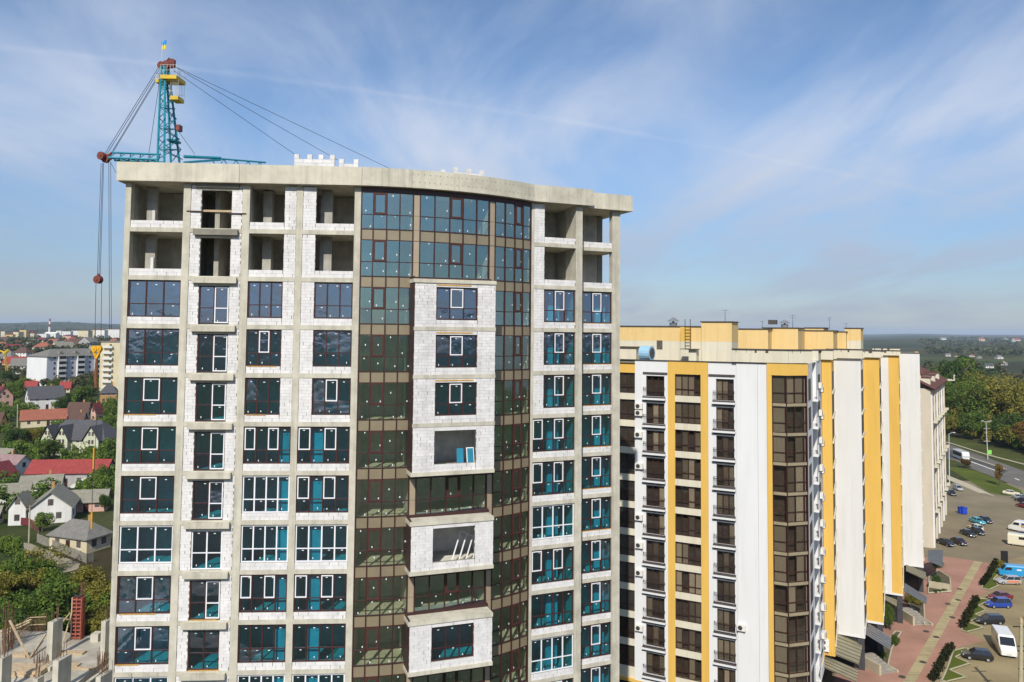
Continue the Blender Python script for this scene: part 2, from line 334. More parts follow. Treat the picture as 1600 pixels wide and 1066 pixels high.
# ---- windows: part = frame, sub-parts = panes and sashes
WM = {}
def cached(key, fn):
    if key not in WM: WM[key] = fn()
    return WM[key]
def pane_mesh(w, h, gl, st, th=.012):
    def mk():
        mb = MB().box(0, w, 0, th, 0, h, 2); mb.m[2] = 0
        if st:
            sx, sz, sw, sh = st; mb.box(w * sx, w * sx + sw, -.006, -.001, h * sz, h * sz + sh, 1)
        return mb.mesh('pane', [gl, 'sticker', gl + '_inner'])
    return cached(('pane', round(w, 2), round(h, 2), gl, st), mk)
STK = [None, (.42, .86, .12, .045), (.36, .87, .12, .045), (.5, .84, .12, .045), (.3, .15, .045, .1), (.6, .2, .045, .1), (.7, .88, .12, .045), (.2, .1, .045, .1)]
def window(parent, fr, a0, a1, z0, z1, ncol, split=.36, frame='brown_frame', gl='blue_glass', sashes=(), d=-.13, door=(), fw=.07, mw=.085, sash_m='white_frame', stick=True, open_cols=()):
    W, Hh = round(a1 - a0, 3), round(z1 - z0, 3); zs = Hh * split
    def mk():
        mb = MB(); mb.box(0, W, -.03, .06, 0, fw); mb.box(0, W, -.03, .06, Hh - fw, Hh); mb.box(0, fw, -.028, .058, fw, Hh - fw); mb.box(W - fw, W, -.028, .058, fw, Hh - fw)
        for i in range(1, ncol):
            x = W * i / ncol; mb.box(x - mw / 2, x + mw / 2, -.026, .056, fw, Hh - fw)
        if split:
            for i in range(ncol):
                if i in door: continue
                mb.box(W * i / ncol + .02, W * (i + 1) / ncol - .02, -.022, .052, zs - .03, zs + .03)
        return mb.mesh('window', frame)
    o = put('window', cached(('wf', W, Hh, ncol, split, frame, tuple(door), fw), mk), parent, fr.at(a0, d, z0))
    for i in range(ncol):
        x0, x1 = W * i / ncol + .035, W * (i + 1) / ncol - .035
        zr = ((.05, zs - .025), (zs + .025, Hh - .05)) if split else ((.05, Hh - .05),)
        if i in door: zr = ((.05, zs - .01), (zs + .01, Hh - .05))
        for j, (q0, q1) in enumerate(zr):
            st = None
            if stick: st = rng.choice(STK[1:4] + STK[6:7]) if j or not split else rng.choice(STK[3:6] + STK[7:])
            tlt = Matrix.Rotation(rng.uniform(-.008, .008), 4, 'Z') @ Matrix.Rotation(rng.uniform(-.007, .007), 4, 'X')
            put('pane', pane_mesh(x1 - x0, q1 - q0, gl, st), o, Matrix.Translation((x0, .01, q0)) @ tlt)
        if i in sashes or i in door:
            b0 = zs + .03 if i in sashes else .06; b1 = Hh - .06; wd = x1 - x0
            def mks(wd=wd, hh=b1 - b0, dr=i in door):
                mb = MB(); s_ = .065
                mb.box(0, wd, -.05, .0, 0, s_); mb.box(0, wd, -.05, .0, hh - s_, hh); mb.box(0, s_, -.048, -.002, s_, hh - s_); mb.box(wd - s_, wd, -.048, -.002, s_, hh - s_)
                if dr: mb.box(s_, wd - s_, -.046, -.004, zs - .1, zs - .04)
                return mb.mesh('sash', sash_m)
            put('sash', cached(('sash', round(wd, 2), round(b1 - b0, 2), i in door, sash_m), mks), o, Matrix.Translation((x0, 0, b0)))
    return o
foam = MB()
for r in range(1, NROW + 1):
    zf, zc = lev(r) + .14, lev(r) + 2.86
    wz0, wz1 = lev(r) + .57, lev(r) + 2.82
    whole = r in (8, 11, 13)
    fm = 'white_frame' if whole else 'brown_frame'
    # bay 1
    blocks(FL, .35, 3.52, zf, wz0)
    if r > 2: window(tower, FL, .36, 3.52, wz0 + .005, wz1, 3, frame=fm, sashes=(1,) if r in (5, 6, 7, 9, 10, 12) and not whole else ())
    # bay 2: french door between block piers, with a stub ledge at each slab
    blocks(FL, 3.98, 4.63, zf, zc); blocks(FL, 6.48, 7.13, zf, zc)
    lz = lev(r) + 3.0
    FL.box(MB(), 4.25, 6.95, -.05, .25 if r > 1 else .14, lz - .30, lz + .06).build('balcony_ledge', 'concrete_dark' if r < 3 else 'concrete', tower)
    FL.box(MB(), 4.30, 6.90, -.25, -.02, lz - .46, lz - .301).build('lintel', 'concrete', tower)
    if r > 2: window(tower, FL, 4.64, 6.47, zf + .03, lz - .47, 2, frame=fm, split=.42, door=(1,) if not whole and r != 10 else (), sash_m='white_frame')
    # bays 3 and 4
    wide = r >= 6
    if wide: spans = ((7.62, 10.46, 4), (10.9, 14.08, 4))
    else: spans = ((7.62, 9.74, 3), (11.71, 14.08, 3))
    for b, (a0, a1, nc) in enumerate(spans):
        blocks(FL, a0 - .01, a1 + .01, zf, wz0)
        if r > 2:
            f2 = 'white_frame' if whole or (r == 7 and b == 0) else 'brown_frame'
            sh = () if f2 == 'white_frame' or r == 10 else ((0, 2) if wide else ((1,) if (r == 4 and b == 0) or (r == 5 and b == 1) else ()))
            window(tower, FL, a0, a1, wz0 + .005, wz1, nc, frame=f2, sashes=sh)
    if not wide: blocks(FL, 9.75, 10.47, zf, zc); blocks(FL, 10.89, 11.70, zf, zc)
    # right wing
    if not wide: blocks(FR5, .04, .85, zf, zc)
    s0 = .86 if not wide else .05
    blocks(FR5, s0, 3.31, zf, lev(r) + .55)
    if r > 2: window(tower, FR5, s0 + .01, 3.30, lev(r) + .56, wz1, 4 if wide else 3, frame=fm, sashes=() if whole or r == 10 else ((0, 2) if wide else (1,)))
    blocks(FR6, -3.15, -.67, zf, lev(r) + .52)
    if r > 2: window(tower, FR6, -3.13, -.68, lev(r) + .53, lev(r) + 2.80, 3, frame='brown_frame', sashes=(1,))
    # teal sun-lit partitions just inside the glass, as the flats are being divided
    for k_, (fr_, a_) in enumerate(((FL, 9.73), (FL, 11.7), (FR5, 1.7), (FR6, -1.5))):
        if r > 2 and (wide or k_ > 1):
            fr_.box(MB(), a_, a_ + (.74 if k_ < 2 else .85), -.62 - .7 * (k_ > 1), -.5 - .6 * (k_ > 1), zf, zc).build('partition_wall', 'aerated_block', tower)
for r, x in ((4, 7.7), (5, 7.7), (5, .4), (9, .5), (9, 4.7), (10, 4.7), (10, .4)):
    FL.box(foam, x, x + rng.uniform(1, 2.4), -.1, .004, lev(r) + .545 if x != 4.7 else lev(r) + .145, lev(r) + .585 if x != 4.7 else lev(r) + .18)
for r in (3, 4, 5): FBX.box(foam, 1.4, 1.4 + rng.uniform(2, 2.9), -.1, .012, lev(r) + 2.72, lev(r) + 2.80)
for r in range(3, 9): FR6.box(foam, -3.16, -.66, -.1, -.02, lev(r) + .505, lev(r) + .535)
# inner piers and clutter of the two open top storeys
for r in (1, 2):
    zf, zc = lev(r) + .14, lev(r) + 2.86
    for a0, a1, d0, d1 in ((.75, 1.35, -1.7, -1.4), (8.0, 8.55, -2.3, -1.7), (11.75, 12.5, -1.6, -1.3), (5.0, 5.3, -3.4, -1.5)):
        FL.box(MB(), a0, a1, d0, d1, zf, zc).build('pier', 'inner_shaded', tower)
    FL.box(MB(), 1.25, 1.42, -1.2, -1.0, zf, zf + 1.2).build('pier', 'aerated_block', tower)
FL.box(MB(), 4.6, 6.5, -.30, -.25, lev(1) + 1.20, lev(1) + 1.33).build('guard_plank', 'timber', tower)
FL.box(MB(), 3.75, 4.75, -.02, .05, lev(1) + 1.15, lev(1) + 1.22).build('guard_plank', 'brown_frame', tower)
FL.box(MB(), 6.35, 7.4, -.02, .05, lev(1) + 1.05, lev(1) + 1.12).build('guard_plank', 'brown_frame', tower)
FL.box(MB(), 8.75, 9.9, -3.5, -3.4, lev(2) + .14, lev(2) + 1.5).build('partition_wall', 'concrete_dark', tower)
# ---- curtain wall on the curve: parts mullion, transom, glass_panel, spandrel_panel, pilaster_panel
SECT = ((0, 4, 1), (5, 10, 2), (11, 15, 2))          # first mullion, last mullion, which panel opens
BOXROWS = {3, 4, 5, 6, 8, 10}
ztop = roof_z - .07
for k, f_ in enumerate(MULL):
    p = arc(f_); q = (arc(f_ + .004) - p).normalized(); fr = Frame(p, q)
    runs = [(lev(NROW), ztop)]
    if 5 < k < 10: runs = [(lev(2) + .35, ztop), (lev(7) - .35, lev(7) + 3.0), (lev(9) - .35, lev(9) + 2.9), (lev(11) - .35, lev(11) + 2.9)]
    for z0, z1 in runs: fr.box(MB(), -.035, .035, -.12, .035, z0, z1).build('mullion', 'brown_frame', tower)
def arc_strip(f0, f1, z0, z1, d0, d1, n=6):
    pts = [arc(f0 + (f1 - f0) * j / n, d1) for j in range(n + 1)] + [arc(f1 - (f1 - f0) * j / n, d0) for j in range(n + 1)]
    return MB().prism([(p.x, p.y) for p in pts], z0, z1)
for r in range(1, NROW + 1):
    z = lev(r); za, zb, zc_, zd = z - .42, z + .28, z + 1.20, z + 2.57
    for si, (m0, m1, op) in enumerate(SECT):
        if si == 1 and r in BOXROWS:
            continue
        for zz, hh in ((za, .05), (zb, .05), (zc_, .05)):
            if zz == za and si == 1 and r in (2,): continue
            arc_strip(MULL[m0], MULL[m1], zz - hh / 2, zz + hh / 2, -.10, .02).build('transom', 'brown_frame', tower)
        for i in range(m0, m1):
            p, q = arc(MULL[i]), arc(MULL[i + 1]); fr = Frame(p, q - p); wd = (q - p).length
            g0, g1 = .036, wd - .036
            op_ = (i - m0) == op
            for j, (q0, q1) in enumerate(((zb + .026, zc_ - .026), (zc_ + .026, (zd if r > 1 else ztop - .35)))):
                st = rng.choice(((.4, .86, .06, .10), (.6, .9, .06, .09), (.3, .12, .06, .1), (.75, .1, .06, .1), (.5, .5, .06, .1), (.8, .3, .06, .1)))
                me = pane_mesh(round(g1 - g0, 2), q1 - q0, 'green_glass', st)
                tlt = Matrix.Rotation(rng.uniform(-.007, .007), 4, 'Z') @ Matrix.Rotation(rng.uniform(-.006, .006), 4, 'X')
                o = put('glass_panel', me, tower, fr.at(g0, -.03, q0) @ tlt)
                if j and op_:
                    hh = q1 - q0
                    def mks(wd=g1 - g0, hh=hh):
                        mb = MB(); s_ = .11; mb.box(0, wd, -.06, 0, 0, s_); mb.box(0, wd, -.06, 0, hh - s_, hh); mb.box(0, s_, -.058, -.002, s_, hh - s_); mb.box(wd - s_, wd, -.058, -.002, s_, hh - s_); return mb.mesh('opening_sash', 'brown_sash')
                    put('opening_sash', cached(('os', round(g1 - g0, 2), round(hh, 2)), mks), o, Matrix.Translation((0, -.012, 0)))
            if not (si == 1 and r == 2):
                me = cached(('sp', round(g1 - g0, 2)), lambda: MB().box(0, round(g1 - g0, 2), 0, .05, 0, .65).mesh('spandrel_panel', 'spandrel'))
                put('spandrel_panel', me, tower, fr.at(g0, -.025, za + .026))
    for (k0, k1) in ((4, 5), (10, 11)):
        if r in BOXROWS: continue
        p, q = arc(MULL[k0]), arc(MULL[k1]); fr = Frame(p, q - p); wd = (q - p).length
        for q0, q1 in ((za + .03, zb), (zb + .02, zc_), (zc_ + .02, zd)):
            fr.box(MB(), .037, wd - .037, -.08, -.01, q0, q1).build('pilaster_panel', 'pilaster_panel', tower)
arc_strip(0, 1, ztop - .34, ztop + .005, -.12, .03, 12).build('head_beam', 'brown_frame', tower)
# ---- projecting block boxes in the middle of the curve
BW = 5.31
def proj_box(rows, has_window):
    top = lev(rows[0]) + 3.0; bot = lev(rows[-1])
    dep = 1.9
    for r in list(rows) + [rows[-1] + 1]:
        zz = lev(r) + 3.0; last = r == rows[-1] + 1; first = r == rows[0]
        FBX.box(MB(), -.10 if (last or first) else -.04, BW + .02, -dep, .06 if (last or first) else .02, zz - .12, zz + .12).build('box_slab', 'concrete_pale' if (last or first) else 'concrete', tower)
    FBX.box(MB(), -.06, -.002, -dep - .2, -.06, bot - .2, top + .28).build('cheek_panel', 'brown_clad', tower)
    FBX.box(MB(), -.06, BW + .06, -dep, -1.1, top + .125, top + .30).build('head_trim', 'brown_clad', tower)
    FBX.box(MB(), -.03, BW + .03, -dep, -.1, bot - .26, bot - .125).build('soffit_trim', 'brown_clad', tower)
    FBX.box(MB(), BW - .2, BW, -dep, -.24, bot + .12, top - .12).build('cheek_wall', 'inner_block', tower)
    FBX.box(MB(), 0, .2, -dep, -.24, bot + .12, top - .12).build('cheek_wall', 'inner_block', tower)
    for r in rows:
        zf, zc = lev(r) + .12, lev(r) + 2.88
        w0, w1 = 1.38, 4.10; s0, s1 = lev(r) + .56, lev(r) + 2.60
        blocks(FBX, 0, w0, zf, zc, -.01, own=True); blocks(FBX, w1, BW, zf, zc, -.01, own=True)
        blocks(FBX, w0, w1, zf, s0, -.01, own=True); blocks(FBX, w0, w1, s1 + .03, zc, -.01, own=True, L=1.4)
        if r in has_window:
            window(tower, FBX, w0 + .01, w1 - .01, s0 + .01, s1, 3, sashes=(1,) if r < 6 else (), d=-.14)
        FBX.box(MB(), .2, BW - .2, -3.9, -3.75, zf, zc).build('partition_wall', 'inner_block', tower)
proj_box((3, 4, 5, 6), (3, 4, 5)); proj_box((8,), ()); proj_box((10,), (10,))
rest.build('block_masonry', 'aerated_block', tower)['kind'] = 'stuff'
rest_mortar.build('mortar_bed', 'mortar', tower)['kind'] = 'stuff'
foam.build('foam_joint', 'foam', tower)['kind'] = 'stuff'

# crumpled protective film hanging behind some panes
def film_mat():
    m = bpy.data.materials.new('film'); m.use_nodes = True; t = m.node_tree; n_ = t.nodes; l_ = t.links
    for x in list(n_): n_.remove(x)
    o = n_.new('ShaderNodeOutputMaterial'); a = n_.new('ShaderNodeBsdfTransparent'); a.inputs[0].default_value = (.92, .95, 1, 1); g = n_.new('ShaderNodeBsdfGlossy'); g.inputs['Roughness'].default_value = .22; g.inputs[0].default_value = (.9, .92, 1, 1); d = n_.new('ShaderNodeBsdfDiffuse'); d.inputs[0].default_value = (.75, .75, .8, 1)
    m1 = n_.new('ShaderNodeMixShader'); m1.inputs[0].default_value = .25; l_.new(g.outputs[0], m1.inputs[1]); l_.new(d.outputs[0], m1.inputs[2]); m2 = n_.new('ShaderNodeMixShader'); m2.inputs[0].default_value = .13; l_.new(a.outputs[0], m2.inputs[1]); l_.new(m1.outputs[0], m2.inputs[2]); l_.new(m2.outputs[0], o.inputs[0]); MATS['film'] = m
film_mat()
def film(fr, a0, a1, z0, z1, d=-.085, sag=0.0):
    n, k = 12, 12; r_ = random.Random(int(a0 * 100 + z0 * 10)); mb = MB(); ph = [r_.uniform(0, 6) for _ in range(6)]
    for j in range(k + 1):
        for i in range(n + 1):
            x, z = i / n, j / k; y = .018 * math.sin(x * 9 + ph[0] + 4 * z) + .014 * math.sin(z * 13 + ph[1] - 6 * x) + .01 * math.sin(x * 23 + z * 17 + ph[2])
            zz = z * (1 - sag * (x - .5 + .3 * math.sin(x * 5 + ph[3])))
            mb.v.append((x * (a1 - a0), .0 + y, max(0, zz) * (z1 - z0)))
    for j in range(k):
        for i in range(n): q = j * (n + 1) + i; mb.f.append((q, q + 1, q + n + 2, q + n + 1)); mb.m.append(0)
    mb.build('protective_film', 'film', tower, fr.at(a0, d - .04, z0), True)
for r, fr, a0, a1, f0, f1, sg in ((5, FL, 11.8, 14.0, .05, .45, .3), (5, FL, 11.8, 12.6, .4, .95, .5), (5, FL, 7.7, 8.4, .4, .9, .6), (9, FL, 2.3, 3.4, .3, .95, .4), (9, FL, .45, 1.5, .4, .95, .3), (9, FL, 4.7, 6.4, .45, .97, .2), (10, FL, 4.7, 6.4, .4, .95, .3), (10, FL, 2.3, 3.4, .6, .97, .2), (10, FL, 7.7, 9.0, .05, .4, .4), (4, FL, 12.4, 14.0, .4, .97, .2), (9, FR6, -1.5, -.75, .4, .95, .3), (10, FR6, -1.5, -.75, .4, .95, .5), (4, FR6, -2.4, -1.6, .4, .9, .4), (4, FBX, 1.45, 2.3, .4, .95, .4), (7, FL, 5.6, 6.4, .3, .6, .4)):
    zz = lev(r) + .6; film(fr, a0, a1, zz + 2.2 * f0, zz + 2.2 * f1, -.085, sg)
# ------------------------------------------------------------------ terrain
def sm(a, b, x):
    t = min(1, max(0, (x - a) / (b - a))); return t * t * (3 - 2 * t)
def terrain(x, y):
    z = 0.0
    left = sm(60, -120, x - 0.02 * y)
    z += left * (9.5 * sm(190, 430, y) + 2.5 * sm(430, 1200, y))
    far = sm(2600, 7500, y)
    a = x / max(y, 1)
    ridge = 62 - 36 * sm(0.1, 0.5, a) + 14 * math.sin(a * 9 + 1.0) + 9 * math.sin(a * 23 + 2) + 5 * math.sin(a * 51)
    z += far * (ridge - z) * 1.0 + sm(8000, 14000, y) * 25
    hillr = sm(0.25, 0.75, a) * sm(1700, 3400, y) * (1 - sm(3500, 5200, y))
    z += hillr * (16 + 10 * math.sin(a * 17) + 6 * math.sin(a * 41 + y * .002))
    if y > 350: z += sm(350, 900, y) * 2.0 * math.sin(x * .006 + 1) * math.sin(y * .005)
    return z
ys = [-6000, -2500, -1000, -400, -150, 0, 50, 100, 150, 175] + [175 + 12 * i for i in range(1, 24)]
y_ = ys[-1]
while y_ < 26000: y_ *= 1.085; ys.append(y_)
na = 96; tm = MB()
for y in ys:
    W = 1.15 * abs(y) + 420
    for i in range(na + 1):
        x = (i / na * 2 - 1) * W; tm.v.append((x, y, terrain(x, y)))
for j in range(len(ys) - 1):
    for i in range(na):
        k = j * (na + 1) + i; tm.f.append((k, k + 1, k + na + 2, k + na + 1)); tm.m.append(0)
def ground_mat():
    m = bpy.data.materials.new('meadow'); m.use_nodes = True; t = m.node_tree; n_ = t.nodes; l_ = t.links; b = n_['Principled BSDF']; b.inputs['Roughness'].default_value = 1; b.inputs['Specular IOR Level'].default_value = .1
    g = n_.new('ShaderNodeNewGeometry')
    def nz(sc, det=5):
        n = n_.new('ShaderNodeTexNoise'); n.inputs['Scale'].default_value = sc; n.inputs['Detail'].default_value = det; l_.new(g.outputs['Position'], n.inputs[0]); return n
    a = nz(.0035, 8); c = nz(.05, 6); d = nz(.8, 4); vr = n_.new('ShaderNodeTexVoronoi'); vr.inputs['Scale'].default_value = .0032; l_.new(g.outputs['Position'], vr.inputs[0])
    r1 = n_.new('ShaderNodeValToRGB'); l_.new(a.outputs[0], r1.inputs[0])
    e = r1.color_ramp.elements; e[0].position = .36; e[0].color = (.034, .044, .016, 1); e[1].position = .66; e[1].color = (.15, .13, .062, 1)
    q = e.new(.48); q.color = (.066, .076, .024, 1)
    r2 = n_.new('ShaderNodeValToRGB'); l_.new(c.outputs[0], r2.inputs[0]); e = r2.color_ramp.elements; e[0].position = .4; e[0].color = (.05, .072, .018, 1); e[1].position = .66; e[1].color = (.15, .13, .065, 1)
    mx = n_.new('ShaderNodeMix'); mx.data_type = 'RGBA'; mx.inputs[0].default_value = .5; l_.new(r1.outputs[0], mx.inputs[6]); l_.new(r2.outputs[0], mx.inputs[7])
    m2 = n_.new('ShaderNodeMix'); m2.data_type = 'RGBA'; m2.blend_type = 'MULTIPLY'; m2.inputs[0].default_value = .35; l_.new(mx.outputs[2], m2.inputs[6]); l_.new(vr.outputs['Color'], m2.inputs[7])
    m3 = n_.new('ShaderNodeMix'); m3.data_type = 'RGBA'; m3.blend_type = 'MULTIPLY'; m3.inputs[0].default_value = .5; l_.new(m2.outputs[2], m3.inputs[6]); l_.new(d.outputs[0], m3.inputs[7])
    l_.new(m3.outputs[2], b.inputs['Base Color']); MATS['meadow'] = m
ground_mat()
struct('terrain', tm, 'meadow', True)
# ------------------------------------------------------------------ the yellow and white apartment block
mat('white_render', (0.69, 0.69, 0.685), 0.9, 0.025, 0.35, 0.1, col2=(0.65, 0.65, 0.64), streak=.035, stretch=(1, 1, .25), fine=20)
mat('white_render_b', (0.67, 0.665, 0.65), 0.75, 0.03, 0.3, 0.1, col2=(0.61, 0.605, 0.585), streak=.05, stretch=(1, 1, .2), fine=20)
mat('yellow_render', (0.68, 0.425, 0.095), 0.9, 0.03, 0.4, 0.1, col2=(0.63, 0.385, 0.085), streak=.05, stretch=(1, 1, .25), fine=20)
mat('cream_render', (0.64, 0.59, 0.46), 0.9, 0.04, 0.5, 0.1, streak=.08, stretch=(1, 1, .3))
mat('peach_render', (0.70, 0.50, 0.22), 0.9, 0.03, 0.5, streak=.06)
mat('dark_coping', (0.085, 0.075, 0.07), 0.6, 0.15, 3)
mat('curtain', (0.44, 0.40, 0.33), 0.9, 0.10, 3, rnd=0.6, stretch=(6, 6, .3))
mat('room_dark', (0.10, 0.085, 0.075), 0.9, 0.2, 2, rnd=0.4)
mat('rail_iron', (0.03, 0.024, 0.022), 0.5, 0.1, 4)
mat('ac_white', (0.72, 0.70, 0.64), 0.5, 0.05, 5); mat('ac_dark', (0.05, 0.05, 0.05), 0.6, 0.1, 5)
mat('fan_blue', (.30, .50, .66), .5, .06, 3)
mat('grey_metal', (0.30, 0.31, 0.32), 0.45, 0.12, 2, metal=.5)
mat('bay_beige', (0.30, 0.255, 0.165), 0.5, 0.08, 1)
mat('slate_clad', (0.06, 0.06, 0.065), 0.6, 0.15, 2)
mat('shop_glass', (0.03, 0.032, 0.035), 0.15, 0.2, 0.6, spec=.5)
yt = V2((math.cos(rad(27)), -math.sin(rad(27)))); yb = V2((math.sin(rad(27)), math.cos(rad(27))))
YO = V2((22.064, 80.3)); YF = Frame(YO, yt)
def yz(z): return H + z
YP = 2.94; NY = 11
ypts = dict(S0=YF.p(-16), p1=V2((27.617, 77.471)), p2=V2((29.949, 78.13)), Y1l=V2((37.1, 92.2)), Y1r=V2((38.08, 91.7)), P1l=V2((41.2, 98.5)), P1r=V2((44.0, 97.07)), P2l=V2((46.75, 102.45)), P2r=V2((48.48, 101.57)), P3l=V2((54.5, 113.7)), P3r=V2((56.62, 112.62)), P4l=V2((64.2, 127.5)), P4r=V2((66.85, 126.15)))
E1 = ypts['P4r'] + yb * 16
order = ['S0', 'p1', 'p2', 'Y1l', 'Y1r', 'P1l', 'P1r', 'P2l', 'P2r', 'P3l', 'P3r', 'P4l', 'P4r']
foot = [ypts[k] for k in order] + [E1, E1 - yt * 24, ypts['S0'] + yb * 16]
block = thing('apartment_block', 'long yellow and white apartment block with stepped front and brown balcony windows', 'building', (YO.x, YO.y, 0))
inset = .55
def inset_poly(poly, d):
    n = len(poly); res = []
    for i in range(n):
        a, b, c = poly[i - 1], poly[i], poly[(i + 1) % n]
        e1 = (b - a).normalized(); e2 = (c - b).normalized(); n1 = V2((-e1.y, e1.x)); n2 = V2((-e2.y, e2.x))
        m = (n1 + n2); m = m / max(.3, m.dot(n1)); res.append(b + m * d)
    return res
bodyp = inset_poly(foot, inset)
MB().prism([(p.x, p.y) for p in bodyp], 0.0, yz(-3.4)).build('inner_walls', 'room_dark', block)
MB().prism([(p.x, p.y) for p in inset_poly(foot, .05)], yz(-3.4), yz(-3.2)).build('flat_roof', 'concrete_dark', block)
zt, zb_ = yz(-3.1), 4.2
def wall(fr, a0, a1, z0, z1, m, d=0.0, dep=.5, name='wall'): return fr.box(MB(), a0, a1, d - dep, d, z0, z1).build(name, m, block)
def ywin(fr, a0, a1, z0, z1, nc, d=-.22, split=.3, curt=.5, gl='dark_glass', frame='brown_frame'):
    o = window(block, fr, a0, a1, z0, z1, nc, split=split, d=d, gl=gl, stick=False, fw=.06, mw=.08, frame=frame)
    x = a0 + .06; wd = (a1 - a0) / nc
    for i in range(nc):
        if rng.random() < curt:
            l0 = a0 + wd * i + .05; hh = z1 - z0 - .1
            me = cached(('cur', round(wd, 2), round(hh, 2)), lambda: MB().box(0, wd - .1, 0, .03, 0, hh).mesh('curtain', 'curtain'))
            put('curtain', me, block, fr.at(l0, d - .12, z0 + .05))
    return o
def rail(fr, a0, a1, z, d=.28, hgt=1.0):
    def mk():
        mb = MB(); W = a1 - a0
        for zz in (hgt, hgt - .16, .08): mb.box(0, W, -.015, .015, zz - .015, zz + .015); 
        for zz in (hgt, hgt - .16, .08):
            mb.box(-.015, .015, 0, d - .03, zz - .014, zz + .014); mb.box(W - .015, W + .015, 0, d - .03, zz - .014, zz + .014)
        n = int(W / .13)
        for i in range(n + 1): mb.box(W * i / n - .009, W * i / n + .009, -.009, .009, .0, hgt)
        return mb.mesh('railing', 'rail_iron')
    return put('railing', cached(('rail', round(a1 - a0, 2), d), mk), block, fr.at(a0, d, z))
# --- front, strip by strip
def strip(fr, a0, a1, w0, w1, wall_m, band_m, nc, ztop_w, hgt, balcony=False, top_m=None, d=0.0, dw=-.22, zhead=None, curt=.5, rows=NY):
    """a vertical strip of one window per storey: two piers, the bands between the windows, the windows"""
    zh = zhead or zt
    wall(fr, a0, w0, zb_, zh, wall_m, d); wall(fr, w1, a1, zb_, zh, wall_m, d)
    wall(fr, w0, w1, yz(ztop_w), zh, top_m or wall_m, d - .002)
    for k in range(rows):
        t_ = ztop_w - YP * k; b_ = t_ - hgt; nxt = t_ - YP if k < rows - 1 else zb_ - H
        wall(fr, w0, w1, yz(nxt), yz(b_), band_m, d - (.03 if not balcony else .002), name='band')
        ywin(fr, w0 + .003, w1 - .003, yz(b_) + .003, yz(t_) - .003, nc, d + dw, curt=curt)
        if balcony:
            fr.box(MB(), w0 - .32, w1 + .12, d, d + .36, yz(b_) - .16, yz(b_) - .02).build('balcony_slab', 'rail_iron' if 0 else 'dark_coping', block)
            fr.box(MB(), w0 - .36, w1 + .16, d, d + .40, yz(b_) - .36, yz(b_) - .161).build('balcony_slab', 'white_render', block)
            rail(fr, w0 - .24, w1 + .06, yz(b_) - .02, d + .30)
            fr.box(MB(), w0 - .30, w1 + .1, d, d + .12, yz(b_) - .56, yz(b_) - .46).build('moulding', 'dark_coping', block)
strip(YF, -16, -9.53, -13.5, -9.56, 'yellow_render', 'cream_render', 4, -4.5, 2.25, top_m='yellow_render', d=-.25, dw=-.2)
strip(YF, -9.53, -5.86, -8.27, -6.24, 'white_render', 'white_render', 3, -4.74, 2.22, True)
strip(YF, -5.85, -1.57, -5.08, -2.34, 'yellow_render', 'cream_render', 4, -4.46, 2.28, d=.05, curt=.5)
strip(YF, -1.56, 1.34, -.74, 1.08, 'white_render', 'white_render', 3, -4.81, 2.22, True, curt=.4)
YF.box(MB(), -8.6, -5.9, 0, .14, yz(-4.52), yz(-4.34)).build('moulding', 'dark_coping', block)
YF.box(MB(), -1.5, 1.2, 0, .14, yz(-4.52), yz(-4.34)).build('moulding', 'dark_coping', block)
wall(YF, 1.35, 3.45, zb_, zt, 'white_render', .15, .6); wall(YF, 3.47, 4.38, zb_, zt, 'white_render', .15, .6)
wall(YF, 4.39, 4.87, zb_, yz(-4.24), 'yellow_render', .3, .8)
YF.box(MB(), -14, 4.5, -.3, .12, zt + .002, zt + .09).build('coping', 'dark_coping', block)
# --- glazed corner bay: left facet on the front, right facet turned away
FB1 = Frame(YF.p(4.88, .12), (ypts['p1'] + yt * .0 + YF.n * .12) - YF.p(4.88, .12)); b1 = (ypts['p1'] - YF.p(4.88)).length
FB2 = Frame(ypts['p1'] + YF.n * .12, ypts['p2'] - ypts['p1']); b2 = (ypts['p2'] - ypts['p1']).length
pb = [YF.p(4.4, .3), YF.p(6.35, .3), ypts['p2'] + V2((.05, -.25)), ypts['p2'] + yb * 1.2 - yt * .4, YF.p(4.4, -1)]
MB().prism([(p.x, p.y) for p in pb], yz(-4.23), yz(-3.02)).build('bay_head', 'yellow_render', block)
for k in range(NY):
    t_ = yz(-4.25 - YP * k - (.0 if k == 0 else .0)); b_ = yz(-7.03 - YP * k)
    z1 = t_ if k == 0 else yz(-7.33 - YP * (k - 1)); z0 = b_
    ywin(FB1, .02, b1, z0, z1, 1, -.06, .38, .75); ywin(FB2, .0, b2 * .84, z0, z1, 2, -.06, .38, .6); ywin(FB2, b2 * .85, b2, z0, z1, 1, -.06, .38, .2)
    FB1.box(MB(), .0, b1 + .03, -.5, .03, z0 - .29, z0 - .003).build('bay_band', 'bay_beige', block)
    FB2.box(MB(), -.02, b2, -.5, .03, z0 - .29, z0 - .003).build('bay_band', 'bay_beige', block)
for fr, x in ((FB1, .0), (FB2, 0.0), (FB2, b2 - .05)):
    fr.box(MB(), x - .05, x + .05, -.2, .06, zb_, yz(-4.24)).build('bay_post', 'brown_frame', block)
